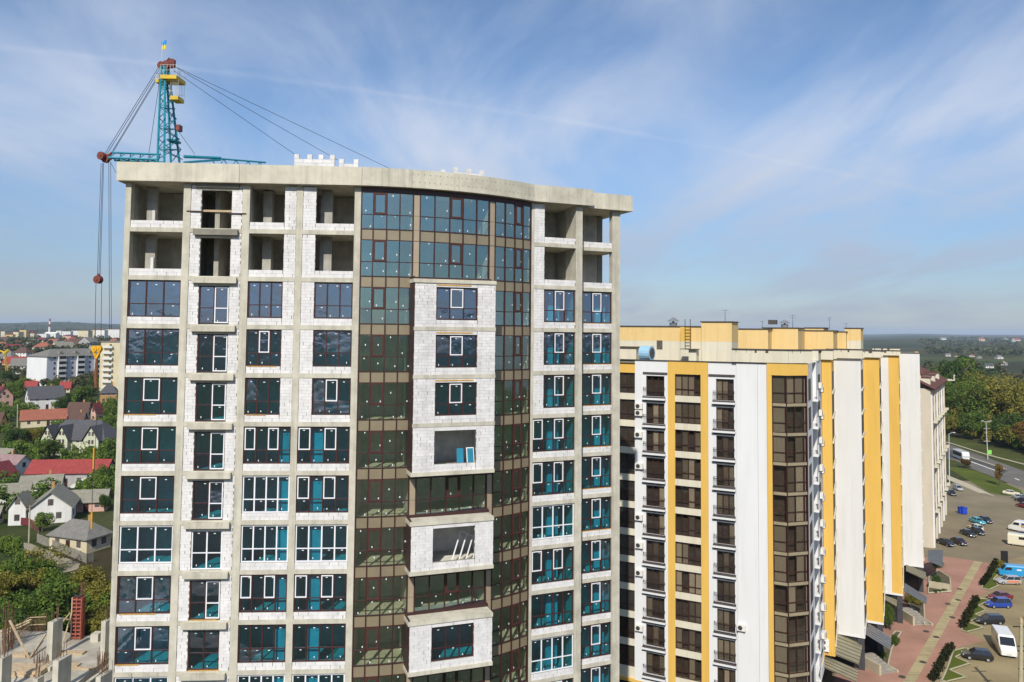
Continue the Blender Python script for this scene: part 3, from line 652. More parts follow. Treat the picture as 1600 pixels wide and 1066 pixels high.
# --- narrow shaded side beyond the bay with air conditioners, then the stepped gables
def side_frame(a, b): return Frame(a, b - a), (b - a).length
FS, ls = side_frame(ypts['p2'], ypts['Y1l'])
wall(FS, 0, ls * .34, zb_, zt, 'white_render', -.02); wall(FS, ls * .34 + .01, ls * .60, zb_, zt, 'white_render_b', -.4); wall(FS, ls * .60 + .01, ls - .02, zb_, zt, 'white_render', -.03)
for k in range(NY):
    for f0, f1 in ((.08, .22), (.72, .86)):
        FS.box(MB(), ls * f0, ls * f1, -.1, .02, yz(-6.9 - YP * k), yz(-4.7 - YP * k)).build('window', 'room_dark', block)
    FS.box(MB(), ls * .36, ls * .58, -.4, .5, yz(-7.3 - YP * k), yz(-7.05 - YP * k)).build('balcony_slab', 'white_render', block)
    FS.box(MB(), ls * .36, ls * .58, .44, .5, yz(-7.05 - YP * k), yz(-6.1 - YP * k)).build('balcony_front', 'white_render', block)
def gable(a, b, spec, zt_=None, dz=zb_):
    """front-facing gable wall from plan point a to b; spec = [(from, to, material)] as fractions"""
    fr, l_ = side_frame(a, b)
    for f0, f1, m in spec: wall(fr, l_ * f0 + .002, l_ * f1 - .002, dz, zt_ or zt, m, .0, .5)
    return fr, l_
def flank(a, b, m, win=True, step=3.2, off=1.0, mwin='room_dark'):
    """street-facing wall between two steps with windows and sills"""
    fr, l_ = side_frame(a, b); wall(fr, .02, l_ - .02, zb_, zt, m, -.02)
    if not win: return fr, l_
    n = max(1, int((l_ - .6) / step)); ww = (l_ - .4) / n
    for k in range(NY):
        for i in range(n):
            x = .3 + ww * i
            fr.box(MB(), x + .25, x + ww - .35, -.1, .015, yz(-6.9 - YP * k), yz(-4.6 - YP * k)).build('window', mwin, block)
            fr.box(MB(), x + .1, x + ww - .2, -.02, .16, yz(-7.15 - YP * k), yz(-6.9 - YP * k)).build('sill', 'cream_render', block)
    return fr, l_
gable(ypts['Y1l'], ypts['Y1r'], [(0, 1, 'yellow_render')])
flank(ypts['Y1r'], ypts['P1l'], 'yellow_render', step=1.9)
gable(ypts['P1l'], ypts['P1r'], [(0, 1, 'white_render_b')])
flank(ypts['P1r'], ypts['P2l'], 'white_render', step=2.4)
gable(ypts['P2l'], ypts['P2r'], [(0, 1, 'yellow_render')])
flank(ypts['P2r'], ypts['P3l'], 'yellow_render', step=2.6)
gable(ypts['P3l'], ypts['P3r'], [(0, .42, 'white_render_b'), (.42, 1, 'yellow_render')])
flank(ypts['P3r'], ypts['P4l'], 'yellow_render', step=2.6)
gable(ypts['P4l'], ypts['P4r'], [(0, 1, 'white_render_b')])
flank(ypts['P4r'], E1, 'yellow_render', step=3)
# --- cornices over bay and steps: cream fascia with dark coping
def cornice(pts, z0, z1, m='cream_render', over=.4):
    for a, b in zip(pts, pts[1:]):
        fr, l_ = side_frame(a, b)
        fr.box(MB(), -.0, l_ + over * .6, -.35, over, z0, z1).build('cornice', m, block)
        fr.box(MB(), -.05, l_ + over * .6 + .06, -.4, over + .12, z1 + .003, z1 + .09).build('coping', 'dark_coping', block)
        n = int(l_ / 1.05)
        for i in range(n):
            fr.box(MB(), i * 1.05 + .15 + rng.uniform(0, .3), i * 1.05 + .28 + rng.uniform(.05, .34), over + .002, over + .05, z1 - .28, z1 - .002).build('coping_bracket', 'dark_coping', block)
cornice([YF.p(1.0), ypts['p1'], ypts['p2'] + (ypts['p2'] - ypts['p1']).normalized() * .1], yz(-2.98), yz(-1.7))
cornice([ypts['p2'] + yb * 11.0 - yt * .3, ypts['Y1l'] - yt * .4, ypts['Y1r'], ], yz(-3.08), yz(-1.95))
cornice([ypts['Y1r'] + yb * 3, ypts['P1l'] - yt * .6, ypts['P1r']], yz(-3.08), yz(-1.98))
cornice([ypts['P1r'] + yb * 1, ypts['P2l'] - yt * .5, ypts['P2r']], yz(-3.07), yz(-2.2))
cornice([ypts['P2r'] + yb * 4, ypts['P3l'] - yt * 3.0, ypts['P3r']], yz(-3.08), yz(-2.4))
cornice([ypts['P4l'] - yt * 4.0, ypts['P4l'] - yt * .1], yz(-3.06), yz(-2.3))
wall(Frame(ypts['P4l'], yt), -.1, 3.0, zt + .003, zt + .12, 'dark_coping', .1, .6, name='coping')
# --- rooftop storeys, set back
def pent(fr, d, u0, u1, ztop_, vm=700, split=-1.0, dep=7.0, m='peach_render', name='penthouse', cap=True):
    a0, a1 = fr.hit(u0, 530, d)[0], fr.hit(u1, 530, d)[0]
    if split is not None:
        fr.box(MB(), a0, a1, d - dep, d, yz(-3.2), yz(split)).build(name, 'cream_render', block)
        fr.box(MB(), a0 - .01, a1 + .01, d - dep, d + .004, yz(split) + .002, yz(ztop_)).build(name, m, block)
    else: fr.box(MB(), a0, a1, d - dep, d, yz(-3.2), yz(ztop_)).build(name, m, block)
    if cap: fr.box(MB(), a0 - .12, a1 + .12, d - dep - .1, d + .12, yz(ztop_) + .002, yz(ztop_) + .1).build('coping', 'dark_coping', block)
    return a0, a1
pent(YF, -4, 968, 1133, .62)
pent(YF, -3.4, 1063, 1078, .60, cap=False, m='yellow_render')
pent(YF, -3.6, 1096, 1143.5, 1.15, split=-.99, dep=3.5)
pent(YF, -14, 1143, 1200, .45, split=None); pent(YF, -17, 1192, 1247, .62, split=None); pent(YF, -24, 1238, 1302, .35, split=None, m='peach_render'); pent(YF, -26, 1258, 1287, .72, split=None); pent(YF, -31, 1300, 1322, .25, split=None); pent(YF, -33, 1320, 1345, .75, split=-.9)
def roof_bit(u0, u1, v0, v1, d, m, dep=1.2, name='roof_hut', cap=True):
    a0, z1 = YF.hit(u0, v0, d); a1, z0 = YF.hit(u1, v1, d)
    YF.box(MB(), a0, a1, d - dep, d, z0, z1).build(name, m, block)
    if cap: YF.box(MB(), a0 - .2, a1 + .2, d - dep - .15, d + .2, z1 + .002, z1 + .12).build('coping', 'dark_coping', block)
roof_bit(968, 994, 543, 563, -1.5, 'cream_render'); roof_bit(1076, 1088, 546, 566, -1.6, 'cream_render', cap=False); roof_bit(1062, 1090, 545, 546.5, -1.2, 'dark_coping', cap=False, name='roof_slab')
roof_bit(1026, 1035, 532, 546, -3.96, 'room_dark', .3, 'vent_opening', False); roof_bit(1200, 1213, 500, 507, -18, 'dark_coping', 1.0, 'roof_vent', False)
roof_bit(1310, 1319, 540, 546, -36, 'grey_metal', 1.0, 'roof_vent', False)
# rooftop ladder, aerials, vents
lad = MB(); la0, lz0 = YF.hit(1070.5, 545, -3.3); la1, lz1 = YF.hit(1078.5, 499, -3.3)
for a in (la0, la1): YF.box(lad, a - .03, a + .03, -3.33, -3.27, lz0, lz1)
k = lz0
while k < lz1 - .8: YF.box(lad, la0, la1, -3.32, -3.28, k, k + .04); k += .35
lad.build('roof_ladder', 'rail_iron', block)
def aerial(u, v0, v1, Y, arms=2, name='rooftop_aerial', ztop=None, arm=.8):
    p = at(u, v1, Y); q = at(u, v0, Y); mb = MB().tube(p, q, .03, .02, 5)
    for i in range(arms):
        c = p.lerp(q, .95 - .18 * i); mb.tube(c - Vector((arm * .5, 0, .0)), c + Vector((arm * .5, 0, .02)), .018, .018, 4)
    return mb.build(name, 'rail_iron', block)
aerial(1133, 484, 505, 86, 1); aerial(1238.5, 492, 512, 104); aerial(1296, 496, 514, 116); aerial(1322, 505, 516, 124, 1); aerial(1191, 502, 514, 98, 1, arm=.5)
for u, v, Y in ((1052, 509, 89), (1226, 511, 103)):
    p = at(u, v, Y); mb = MB().tube(p - Vector((0, 0, .6)), p + Vector((0, 0, .35)), .45, .45, 10).tube(p + Vector((0, 0, .5)), p + Vector((0, 0, .95)), .75, .08, 10)
    mb.tube(p + Vector((0, 0, .3)), p + Vector((0, 0, .55)), .12, .12, 6); mb.build('roof_vent', 'grey_metal', block)
# --- shop floor: dark glazing set back, piers, yellow drip edge
MB().prism([(p.x, p.y) for p in inset_poly(foot, .35)], 0.02, zb_ - .3).build('shop_front', 'shop_glass', block)
for a, b in zip(order[:-1], order[1:]):
    fr, l_ = side_frame(ypts[a], ypts[b]); fr.box(MB(), -.02, l_ + .02, -.5, .05, zb_ - .28, zb_ - .003).build('drip_edge', 'yellow_render' if a in ('p2', 'Y1l', 'Y1r', 'S0') else 'white_render', block)
for key in ('P1r', 'P3r', 'P4r', 'P2r'):
    p = ypts[key]; Frame(p, yt).box(MB(), -.75, -.05, -.9, -.05, 0, zb_ - .29).build('pier', 'slate_clad', block)
# ------------------------------------------------------------------ street level on the right
mat('red_paving', (0.38, 0.205, 0.15), 0.9, 0.14, 0.18, 0.3, col2=(0.28, 0.155, 0.11), fine=3)
mat('lot_cobble', (0.29, 0.235, 0.125), 0.95, 0.2, 0.12, 0.35, col2=(0.20, 0.155, 0.085), fine=4)
mat('court_paving', (0.225, 0.185, 0.115), 0.95, 0.12, 0.12, 0.3, col2=(0.165, 0.135, 0.085), fine=4)
mat('paver', (0.37, 0.31, 0.17), 0.95, 0.10, 0.6, rnd=.10)
mat('kerb', (0.46, 0.40, 0.28), 0.9, 0.08, 1.0)
mat('asphalt', (0.085, 0.08, 0.074), 0.9, 0.12, 0.3, 0.2, col2=(0.06, 0.056, 0.052))
mat('asphalt_old', (0.155, 0.14, 0.12), 0.9, 0.12, 0.15, 0.2)
mat('road_paint', (0.70, 0.69, 0.62), 0.8, 0.1, 1)
mat('lawn', (0.095, 0.115, 0.020), 1, 0.15, 0.15, 0.4, col2=(0.060, 0.080, 0.014), fine=6, spec=.1)
mat('verge', (0.075, 0.085, 0.022), 1, 0.2, 0.12, 0.4, fine=5, spec=.1)
mat('flower_bed', (0.12, 0.10, 0.06), 1, .2, .8, .3)
def za(x, y): return (1400 + x / 3.725, 780 + y / 3.725)
def zb(x, y): return (1400 + x / 3.555, 500 + y / 3.555)
def zc2(x, y): return (1440 + x / 8.4625, 940 + y / 8.4625)
def zd2(x, y): return (1450 + x / 7.613, 620 + y / 7.613)
def flat(name, pts, z, m, kind='structure', th=0.0):
    P = [on(u, v, z) for u, v in pts]
    if sum(a.x * b.y - b.x * a.y for a, b in zip(P, P[1:] + P[:1])) < 0: P.reverse()
    mb = MB()
    if th: mb.prism([(p.x, p.y) for p in P], z - th, z)
    else: mb.v = [tuple(p) for p in P]; mb.f = [tuple(range(len(P)))]; mb.m = [0]
    o = mb.build(name, m); o['kind'] = kind; return o
def flat3(name, P, z, m, th=0.0, kind='structure'):
    P = [Vector((p[0], p[1], z)) for p in P]
    if sum(a.x * b.y - b.x * a.y for a, b in zip(P, P[1:] + P[:1])) < 0: P.reverse()
    mb = MB()
    if th: mb.prism([(p.x, p.y) for p in P], z - th, z)
    else: mb.v = [tuple(p) for p in P]; mb.f = [tuple(range(len(P)))]; mb.m = [0]
    o = mb.build(name, m); o['kind'] = kind; return o
# courtyard and parking ground sheets
flat3('courtyard', [(20, 55), (95, 55), (150, 150), (185, 205), (128, 222), (60, 150), (30, 90)], .006, 'court_paving')
flat('parking_lot', [za(560, 380), za(745, 330), za(1400, 330), za(1500, 1500), za(250, 1500), za(190, 1066), za(330, 870), za(500, 830), za(370, 755), za(480, 570), za(545, 535), za(500, 510)], .010, 'lot_cobble')
flat('red_pavement', [za(265, 332), za(480, 362), za(560, 378), za(490, 512), za(545, 532), za(478, 572), za(372, 752), za(405, 775), za(510, 826), za(330, 872), za(190, 1066), za(0, 1500), za(-500, 1500), za(-250, 700), za(100, 345)], .014, 'red_paving')
# slab path: each cross slab is a piece of it
pL0, pL1, pR0, pR1 = on(*za(40, 1066)), on(*za(455, 362)), on(*za(112, 1066)), on(*za(502, 368))
path = flat3('path', [pL0 + (pL0 - pL1) * .3, pL1, pR1, pR0 + (pR0 - pR1) * .3], .018, 'kerb')
npv = 86; pvd = {}
for i in range(npv):
    f0, f1 = i / npv * 1.28 - .28, (i + .86) / npv * 1.28 - .28
    q = [pL0.lerp(pL1, f0), pR0.lerp(pR1, f0), pR0.lerp(pR1, f1), pL0.lerp(pL1, f1)]
    o = MB().prism([(p.x, p.y) for p in q], .019, .034 + rng.uniform(0, .008)).build('paver', 'paver'); o.parent = path
def island(pts, label_none=None):
    flat('grass_island', pts, .05, 'lawn', th=.05)
    P = [on(u, v, 0) for u, v in pts]
    mb = MB()
    for a, b in zip(P, P[1:] + P[:1]):
        d = (b - a).normalized(); n = Vector((d.y, -d.x, 0)); q = [a - d * .05, b + d * .05, b + d * .05 + n * .16, a - d * .05 + n * .16]
        if sum(s_.x * t_.y - t_.x * s_.y for s_, t_ in zip(q, q[1:] + q[:1])) < 0: q.reverse()
        mb.prism([(p.x, p.y) for p in q], 0, .12)
    o = mb.build('kerb', 'kerb'); o['kind'] = 'structure'
island([za(492, 520), za(540, 440), za(600, 372), za(655, 392), za(610, 425), za(570, 470), za(600, 505), za(545, 530)])
island([za(376, 765), za(430, 660), za(476, 578), za(560, 585), zc2(760, 60), zc2(860, 120), zc2(720, 175), zc2(800, 205), zc2(620, 280), zc2(830, 350), zc2(600, 410)])
island([zc2(420, 650), zc2(570, 615), zc2(650, 640), zc2(460, 740), zc2(650, 825), zc2(385, 910), zc2(600, 1005), zc2(340, 1066), zc2(250, 1066), zc2(330, 890), zc2(400, 690)])
# road with median, lane line and verge
flat('verge', [zd2(150, 430), zd2(1500, 780), zd2(1500, 1010), zd2(150, 530)], .02, 'verge')
flat('road', [zd2(100, 520), zd2(260, 548), zd2(700, 685), zd2(1142, 800), zd2(1800, 960), zd2(1800, 1600), zd2(1142, 1080), zd2(900, 990), zd2(520, 830), zd2(100, 690)], .016, 'asphalt_old')
flat('road', [zd2(100, 600), zd2(300, 640), zd2(500, 720), zd2(960, 880), zd2(900, 910), zd2(650, 830), zd2(480, 770), zd2(100, 700)], .024, 'asphalt')
flat('kerb', [zd2(100, 508), zd2(262, 545), zd2(700, 682), zd2(1142, 796), zd2(1800, 950), zd2(1800, 962), zd2(1142, 806), zd2(700, 692), zd2(262, 553), zd2(100, 518)], .12, 'kerb', th=.12)
flat('road_marking', [zd2(500, 712), zd2(940, 862), zd2(930, 868), zd2(490, 718)], .10, 'kerb', th=.1)
flat('road_marking', [zd2(500, 763), zd2(900, 908), zd2(890, 912), zd2(490, 769)], .030, 'road_paint')
flat('road_marking', [zd2(1040, 968), zd2(1095, 992), zd2(1080, 995), zd2(1030, 973)], .030, 'road_paint')
flat('lawn', [zd2(215, 830), zd2(420, 850), zd2(600, 890), zd2(800, 975), zd2(1100, 1110), zb(720, 985), zb(600, 975), zb(520, 960), zb(300, 830)], .030, 'lawn')
flat('footpath', [zd2(225, 930), zd2(520, 1050), zb(560, 985), zb(500, 965), zb(460, 960), zd2(230, 985)], .036, 'kerb')
flat('lawn', [zd2(215, 740), zd2(330, 760), zd2(380, 800), zd2(215, 810)], .030, 'verge')
flat('footpath', [zd2(520, 830), zd2(700, 880), zd2(1100, 1060), zd2(1080, 1075), zd2(690, 920), zd2(500, 850)], .032, 'asphalt_old')
# ------------------------------------------------------------------ vehicles
PAINT = {}
def paint(name, c):
    m = mat('paint_' + name, c, 0.28, 0.02, 2, spec=.6); b = m.node_tree.nodes['Principled BSDF']; b.inputs['Coat Weight'].default_value = .6; b.inputs['Coat Roughness'].default_value = .08
for n_, c_ in dict(black=(.012, .012, .014), navy=(.012, .016, .035), white=(.74, .73, .69), cream=(.70, .64, .48), silver=(.40, .40, .40), red=(.17, .012, .016), blue=(.012, .05, .30), sky=(.02, .27, .55), turquoise=(.05, .36, .46), plum=(.03, .012, .02)).items(): paint(n_, c_)
mat('car_glass', (0.015, 0.018, 0.022), 0.08, 0.02, 2, spec=.7)
mat('tyre', (0.02, 0.02, 0.02), 0.85, 0.1, 5); mat('rim', (0.55, 0.55, 0.56), 0.35, 0.05, 5, metal=.6)
mat('head_lamp', (0.75, 0.76, 0.78), 0.15, 0, 2, spec=.6); mat('tail_lamp', (0.35, 0.015, 0.012), 0.3, 0, 2)
mat('plate_white', (0.7, 0.7, 0.66), .6, .02, 4)
CM = {}
def split_q(g, i):
    mb = MB(); mb.quad(*[g.v[k] for k in g.f[i]]); return mb
def loft(rings, mat_i=0):
    mb = MB(); n = len(rings[0])
    for r in rings: mb.v += [tuple(p) for p in r]
    for i in range(len(rings) - 1):
        for j in range(n):
            k = (j + 1) % n; mb.f.append((i * n + j, i * n + k, (i + 1) * n + k, (i + 1) * n + j)); mb.m.append(mat_i)
    mb.f.append(tuple(range(n - 1, -1, -1))); mb.f.append(tuple((len(rings) - 1) * n + j for j in range(n))); mb.m += [mat_i, mat_i]
    return mb
def ring(x, hw, z0, z1, tuck=.06, shoulder=.08):
    return [(x, -hw + tuck, z0), (x, hw - tuck, z0), (x, hw, z0 + .2), (x, hw, z1 - shoulder), (x, hw - .1, z1), (x, -hw + .1, z1), (x, -hw, z1 - shoulder), (x, -hw, z0 + .2)]
def car_meshes(kind):
    if kind in CM: return CM[kind]
    if kind == 'van':
        body = loft([ring(-2.6, .93, .32, 2.3, .03, .2), ring(-2.5, .97, .28, 2.45, .03, .25), ring(1.0, .98, .28, 2.45, .03, .25), ring(1.25, .98, .28, 2.35, .03, .25), ring(1.95, .96, .28, 1.42, .03, .12), ring(2.5, .92, .30, 1.12, .05, .1), ring(2.62, .84, .36, .95, .05, .1)])
        g = MB()
        g.quad((1.31, -.80, 2.27), (1.31, .80, 2.27), (1.97, .84, 1.42), (1.97, -.84, 1.42))
        for s in (-1, 1):
            g.quad((.25, s * .985, 1.45), (1.68, s * .98, 1.45), (1.22, s * .985, 2.05), (.25, s * .985, 2.05))
        g.quad((-2.62, -.75, 1.5), (-2.62, .75, 1.5), (-2.55, .72, 2.15), (-2.55, -.72, 2.15))
        L_, W_, wr, wx, hl, tl_ = 2.6, .95, .35, (1.65, -1.6), (2.54, .68, .92), (-2.6, .82, 1.0)
    elif kind == 'van_windowless':
        o = car_meshes('van'); CM[kind] = o; return o
    else:
        hat = kind in ('hatch', 'estate'); old = kind == 'boxy'
        L_ = 2.0 if kind == 'hatch' else 2.2
        zb0 = .86 if not old else .84
        rear_z = .98 if kind != 'sedan' else .95
        body = loft([ring(-L_, .70, .38, rear_z - .16), ring(-L_ + .12, .80, .30, rear_z), ring(-1.35, .86, .24, .97), ring(-.3, .87, .22, .96), ring(.9, .86, .22, .93), ring(L_ - .55, .83, .24, .82 if not old else .9), ring(L_ - .1, .76, .30, .68 if not old else .82), ring(L_, .64, .38, .60 if not old else .74)])
        zt_ = {'sedan': 1.43, 'hatch': 1.50, 'estate': 1.52, 'boxy': 1.42, 'suv': 1.68}.get(kind, 1.45)
        rb, rt = {'sedan': (-1.65, -.85), 'hatch': (-1.88, -1.45), 'estate': (-2.1, -1.85), 'boxy': (-1.45, -1.05), 'suv': (-2.05, -1.7)}.get(kind, (-1.6, -.9))
        fb, ft = (1.0, .25) if not old else (.85, .45)
        cab = [(rb, -.76, .95), (fb, -.76, .92), (fb, .76, .92), (rb, .76, .95), (rt, -.58, zt_ - .03), (ft, -.58, zt_ - .03), (ft, .58, zt_ - .03), (rt, .58, zt_ - .03)]
        g = MB(); g.v = list(cab); g.f = [(0, 1, 5, 4), (1, 2, 6, 5), (2, 3, 7, 6), (3, 0, 4, 7)]; g.m = [0] * 4
        rt_ = MB(); body.prism([(rt - .03, -.60), (ft + .03, -.60), (ft + .06, 0), (ft + .03, .60), (rt - .03, .60)], zt_ - .04, zt_)
        for s in (-1, 1):                                  # pillars
            for (xa, xb_) in ((fb, ft), (rb, rt), ((fb + rb) / 2 - .1, (ft + rt) / 2 - .1)):
                body.tube((xa, s * .765, .93), (xb_, s * .585, zt_ - .02), .045, .04, 4)
        W_, wr, wx, hl, tl_ = .86, .31, (1.32 if L_ > 2.1 else 1.22, -1.28 if L_ > 2.1 else -1.2), (L_ - .05, .52, .60), (-L_ + .02, .62, .78)
    wh = MB().tube((0, -.1, 0), (0, .1, 0), wr, wr, 14, 0)
    rim_ = MB().tube((0, -.108, 0), (0, .108, 0), wr * .6, wr * .6, 10, 0)
    CM[kind] = dict(body=body, glass=[split_q(g, i).mesh('window', 'car_glass') for i in range(len(g.f))], wheel=wh.mesh('wheel', 'tyre'), rim=rim_.mesh('rim', 'rim'), wx=wx, wr=wr, hw=W_, lamp=MB().box(-.05, .05, -.13, .13, -.07, .07).mesh('headlight', 'head_lamp'), tail=MB().box(-.03, .03, -.1, .1, -.1, .1).mesh('tail_light', 'tail_lamp'), hl=hl, tl=tl_, plate=MB().box(-.02, .02, -.26, .26, -.06, .06).mesh('number_plate', 'plate_white'), bm={})
    return CM[kind]
def car(name, label, cat, uv, toward, colr, kind, scale=1.0, group=None, z=.02, at_xy=None):
    """uv: pixel of the middle of the car on the ground; toward: pixel its nose points to"""
    p = on(*uv, z) if at_xy is None else Vector((*at_xy, z)); q = on(*toward, z); d = q - p; an = math.atan2(d.y, d.x)
    m = car_meshes(kind); t = thing(name, label, cat, p, group)
    B = Matrix.Translation(p) @ Matrix.Rotation(an, 4, 'Z') @ Matrix.Scale(scale * (.93 if kind == 'van' else .86), 4)
    if colr not in m['bm']: m['bm'][colr] = m['body'].mesh('body', 'paint_' + colr)
    put('body', m['bm'][colr], t, B)
    for g_ in m['glass']: put('window', g_, t, B)
    for x in m['wx']:
        for s in (-1, 1):
            w_ = put('wheel', m['wheel'], t, B @ Matrix.Translation((x, s * (m['hw'] - .1), m['wr'])))
            put('rim', m['rim'], w_)
    for s in (-1, 1):
        put('headlight', m['lamp'], t, B @ Matrix.Translation((m['hl'][0], s * m['hl'][1], m['hl'][2])))
        put('tail_light', m['tail'], t, B @ Matrix.Translation((m['tl'][0], s * m['tl'][1], m['tl'][2])))
    put('number_plate', m['plate'], t, B @ Matrix.Translation((m['hl'][0] + .06, 0, .48)))
    return t
G_ = 'vehicles parked in the courtyard'
car('delivery_van', 'white high-roofed van parked nose towards the viewer beside the concrete pole', 'van', zc2(1095, 655), zc2(1180, 790), 'white', 'van', 1.08, G_)
car('parked_car', 'black small hatchback parked at the grass island below the white van', 'car', zc2(740, 760), zc2(545, 735), 'black', 'hatch', 1.0, G_)
car('parked_car', 'black estate car parked just behind the white high-roofed van', 'car', zc2(900, 290), zc2(735, 290), 'black', 'estate', 1.0, G_)
car('parked_car', 'bright blue compact van parked in front of the dark red saloon', 'car', za(595, 628), za(515, 628), 'blue', 'suv', .98, G_)
car('parked_car', 'dark red saloon half hidden behind the bright blue compact van', 'car', za(605, 585), za(520, 590), 'red', 'sedan', 1.0, G_)
car('parked_car', 'silver estate car with orange side panel beside the sky blue van', 'car', za(652, 492), za(575, 490), 'silver', 'estate', 1.0, G_)
car('parked_van', 'sky blue panel van parked nose to the topmost grass island', 'van', za(675, 448), za(590, 440), 'sky', 'van', .85, G_)
car('parked_car', 'black saloon nearest the yellow block, front of a pair', 'car', za(290, 268), za(345, 288), 'black', 'sedan', 1.0, G_)
car('parked_car', 'plum saloon just behind the black one nearest the yellow block', 'car', za(368, 262), za(420, 284), 'plum', 'sedan', 1.0, G_)
car('parked_car', 'black saloon in front of the cream car, wheel towards the viewer', 'car', za(420, 213), za(475, 236), 'black', 'sedan', 1.0, G_)
car('parked_car', 'black hatchback tucked between the cream car and another black saloon', 'car', za(478, 203), za(525, 224), 'black', 'hatch', 1.0, G_)
car('parked_car', 'cream hatchback behind two black cars', 'car', za(462, 180), za(400, 158), 'cream', 'hatch', 1.02, G_)
car('parked_car', 'turquoise old saloon parked alongside a navy car', 'car', za(475, 142), za(535, 165), 'turquoise', 'boxy', 1.05, G_)
car('parked_car', 'navy saloon behind the turquoise one', 'car', za(520, 134), za(565, 152), 'navy', 'sedan', 1.0, G_)
car('parked_van', 'white van with small dark side window, seen side-on by the notice board', 'van', za(735, 272), za(830, 285), 'cream', 'van', 1.0, G_)
car('parked_van', 'white delivery van with blue and yellow sign, next to a dark car', 'van', za(735, 190), za(640, 172), 'white', 'van', 1.0, G_)
car('parked_car', 'dark saloon squeezed between the two white vans', 'car', za(730, 222), za(650, 210), 'navy', 'sedan', 1.0, G_)
car('parked_car', 'silver white hatchback by the corner of the far beige block', 'car', zb(345, 946), zb(372, 958), 'silver', 'hatch', 1.0, G_)
car('parked_car', 'black estate car in the shade against the far beige block', 'car', zb(308, 972), zb(330, 985), 'black', 'estate', 1.0, G_)
car('parked_car', 'cream boxy saloon at the end of the low wall by the lawn', 'car', zb(640, 972), zb(690, 978), 'cream', 'boxy', 1.0, G_)
car('parked_car', 'silver saloon between the cream saloon and a black one at the frame edge', 'car', zb(688, 996), zb(640, 985), 'silver', 'sedan', 1.0, G_)
car('parked_car', 'black saloon at the frame edge beside the silver one', 'car', zb(705, 1012), zb(650, 1000), 'black', 'sedan', 1.0, G_)
car('parked_car', 'red hatchback cut off by the frame edge above the white vans', 'car', zb(708, 1042), zb(660, 1030), 'red', 'hatch', 1.0, G_)
mat('print_yellow', (.75, .48, .03), .5, .02, 3); mat('print_orange', (.62, .22, .09), .5, .05, 3)
for o_ in [x for x in bpy.data.objects if x.parent is None and x.get('label')]:
    lb_ = o_['label']; b_ = next((c for c in o_.children if c.name.startswith('body')), None)
    if b_ is None: continue
    for s in (-1, 1):
        if 'blue and yellow sign' in lb_: MB().box(-1.9, -.2, s * .985 - .006, s * .985 + .006, 1.15, 2.1).build('printed_sign', 'paint_blue', b_); MB().box(-1.75, -.35, s * .993 - .006, s * .993 + .006, 1.25, 1.65).build('printed_sign', 'print_yellow', b_)
        if 'orange side panel' in lb_: MB().box(-1.7, .7, s * .875 - .008, s * .875 + .008, .45, .85).build('side_panel', 'print_orange', b_)
        if lb_.startswith('sky blue'): MB().box(-1.6, -.7, s * .985 - .006, s * .985 + .006, 1.5, 1.8).build('printed_sign', 'paint_white', b_)
        if 'small dark side window' in lb_: MB().box(-.6, .3, s * .985 - .006, s * .985 + .006, 1.45, 2.0).build('side_window', 'car_glass', b_)
# the bus on the road
def bus():
    p = on(*zd2(395, 745), .03); q = on(*zd2(455, 770), .03); an = math.atan2((q - p).y, (q - p).x)
    t = thing('city_bus', 'white and dark glass bus driving along the road past the wood', 'bus', p)
    B = Matrix.Translation(p) @ Matrix.Rotation(an, 4, 'Z')
    loft([ring(-4.2, 1.05, .4, 2.85, .04, .15), ring(-4.05, 1.15, .35, 2.95, .04, .15), ring(3.6, 1.15, .35, 2.95, .04, .15), ring(4.1, 1.1, .4, 2.5, .04, .15), ring(4.2, 1.0, .5, 1.2, .04, .15)]).build('body', 'paint_white', t, B)
    for s in (-1, 1): MB().box(-3.9, 3.3, s * 1.16 - .01, s * 1.16 + .01, 1.25, 2.45).build('side_window', 'car_glass', t, B)
    MB().quad((3.72, -1.0, 2.75), (3.72, 1.0, 2.75), (4.24, 1.0, 1.35), (4.24, -1.0, 1.35)).build('windscreen', 'car_glass', t, B)
    for s in (-1, 1): MB().box(4.18, 4.26, s * .75 - .15, s * .75 + .15, .8, 1.0).build('headlight', 'head_lamp', t, B)
    for x in (2.6, -2.4):
        for s in (-1, 1): put('wheel', MB().tube((x, s * 1.0 - .12, .45), (x, s * 1.0 + .12, .45), .45, .45, 14).mesh('wheel', 'tyre'), t, B)
bus()
# ------------------------------------------------------------------ street furniture
mat('pole_concrete', (0.42, 0.37, 0.24), .9, .1, 1.2); mat('lamp_grey', (.55, .56, .56), .5, .05, 3); mat('sign_green', (.25, .62, .12), .5, .05, 3); mat('board_dark', (.02, .018, .02), .4, .1, 3); mat('bin_blue', (.02, .06, .42), .4, .05, 3)
b0 = at(1593, 1066, 86.0); base = Vector((b0.x, b0.y, 0)); top = at(1595.5, 972, 86.0)
t = thing('utility_pole', 'tall concrete utility pole with cross arms at the frame edge', 'pole', base)
MB().tube(base, top, .26, .16, 10).build('shaft', 'pole_concrete', t)
MB().tube(top - Vector((0, 0, .1)), top + Vector((0, 0, .45)), .2, .14, 8).build('cap', 'timber', t)
for k, w_ in ((.5, .9), (2.6, .5), (3.1, .5), (5.0, .4)): MB().box(top.x - w_, top.x + w_, top.y - .06, top.y + .06, top.z - k - .05, top.z - k + .05).build('cross_arm', 'rail_iron', t)
MB().tube(top + Vector((.0, 0, .2)), top + Vector((.5, 0, .75)), .03, .03, 5).build('bracket', 'rail_iron', t)
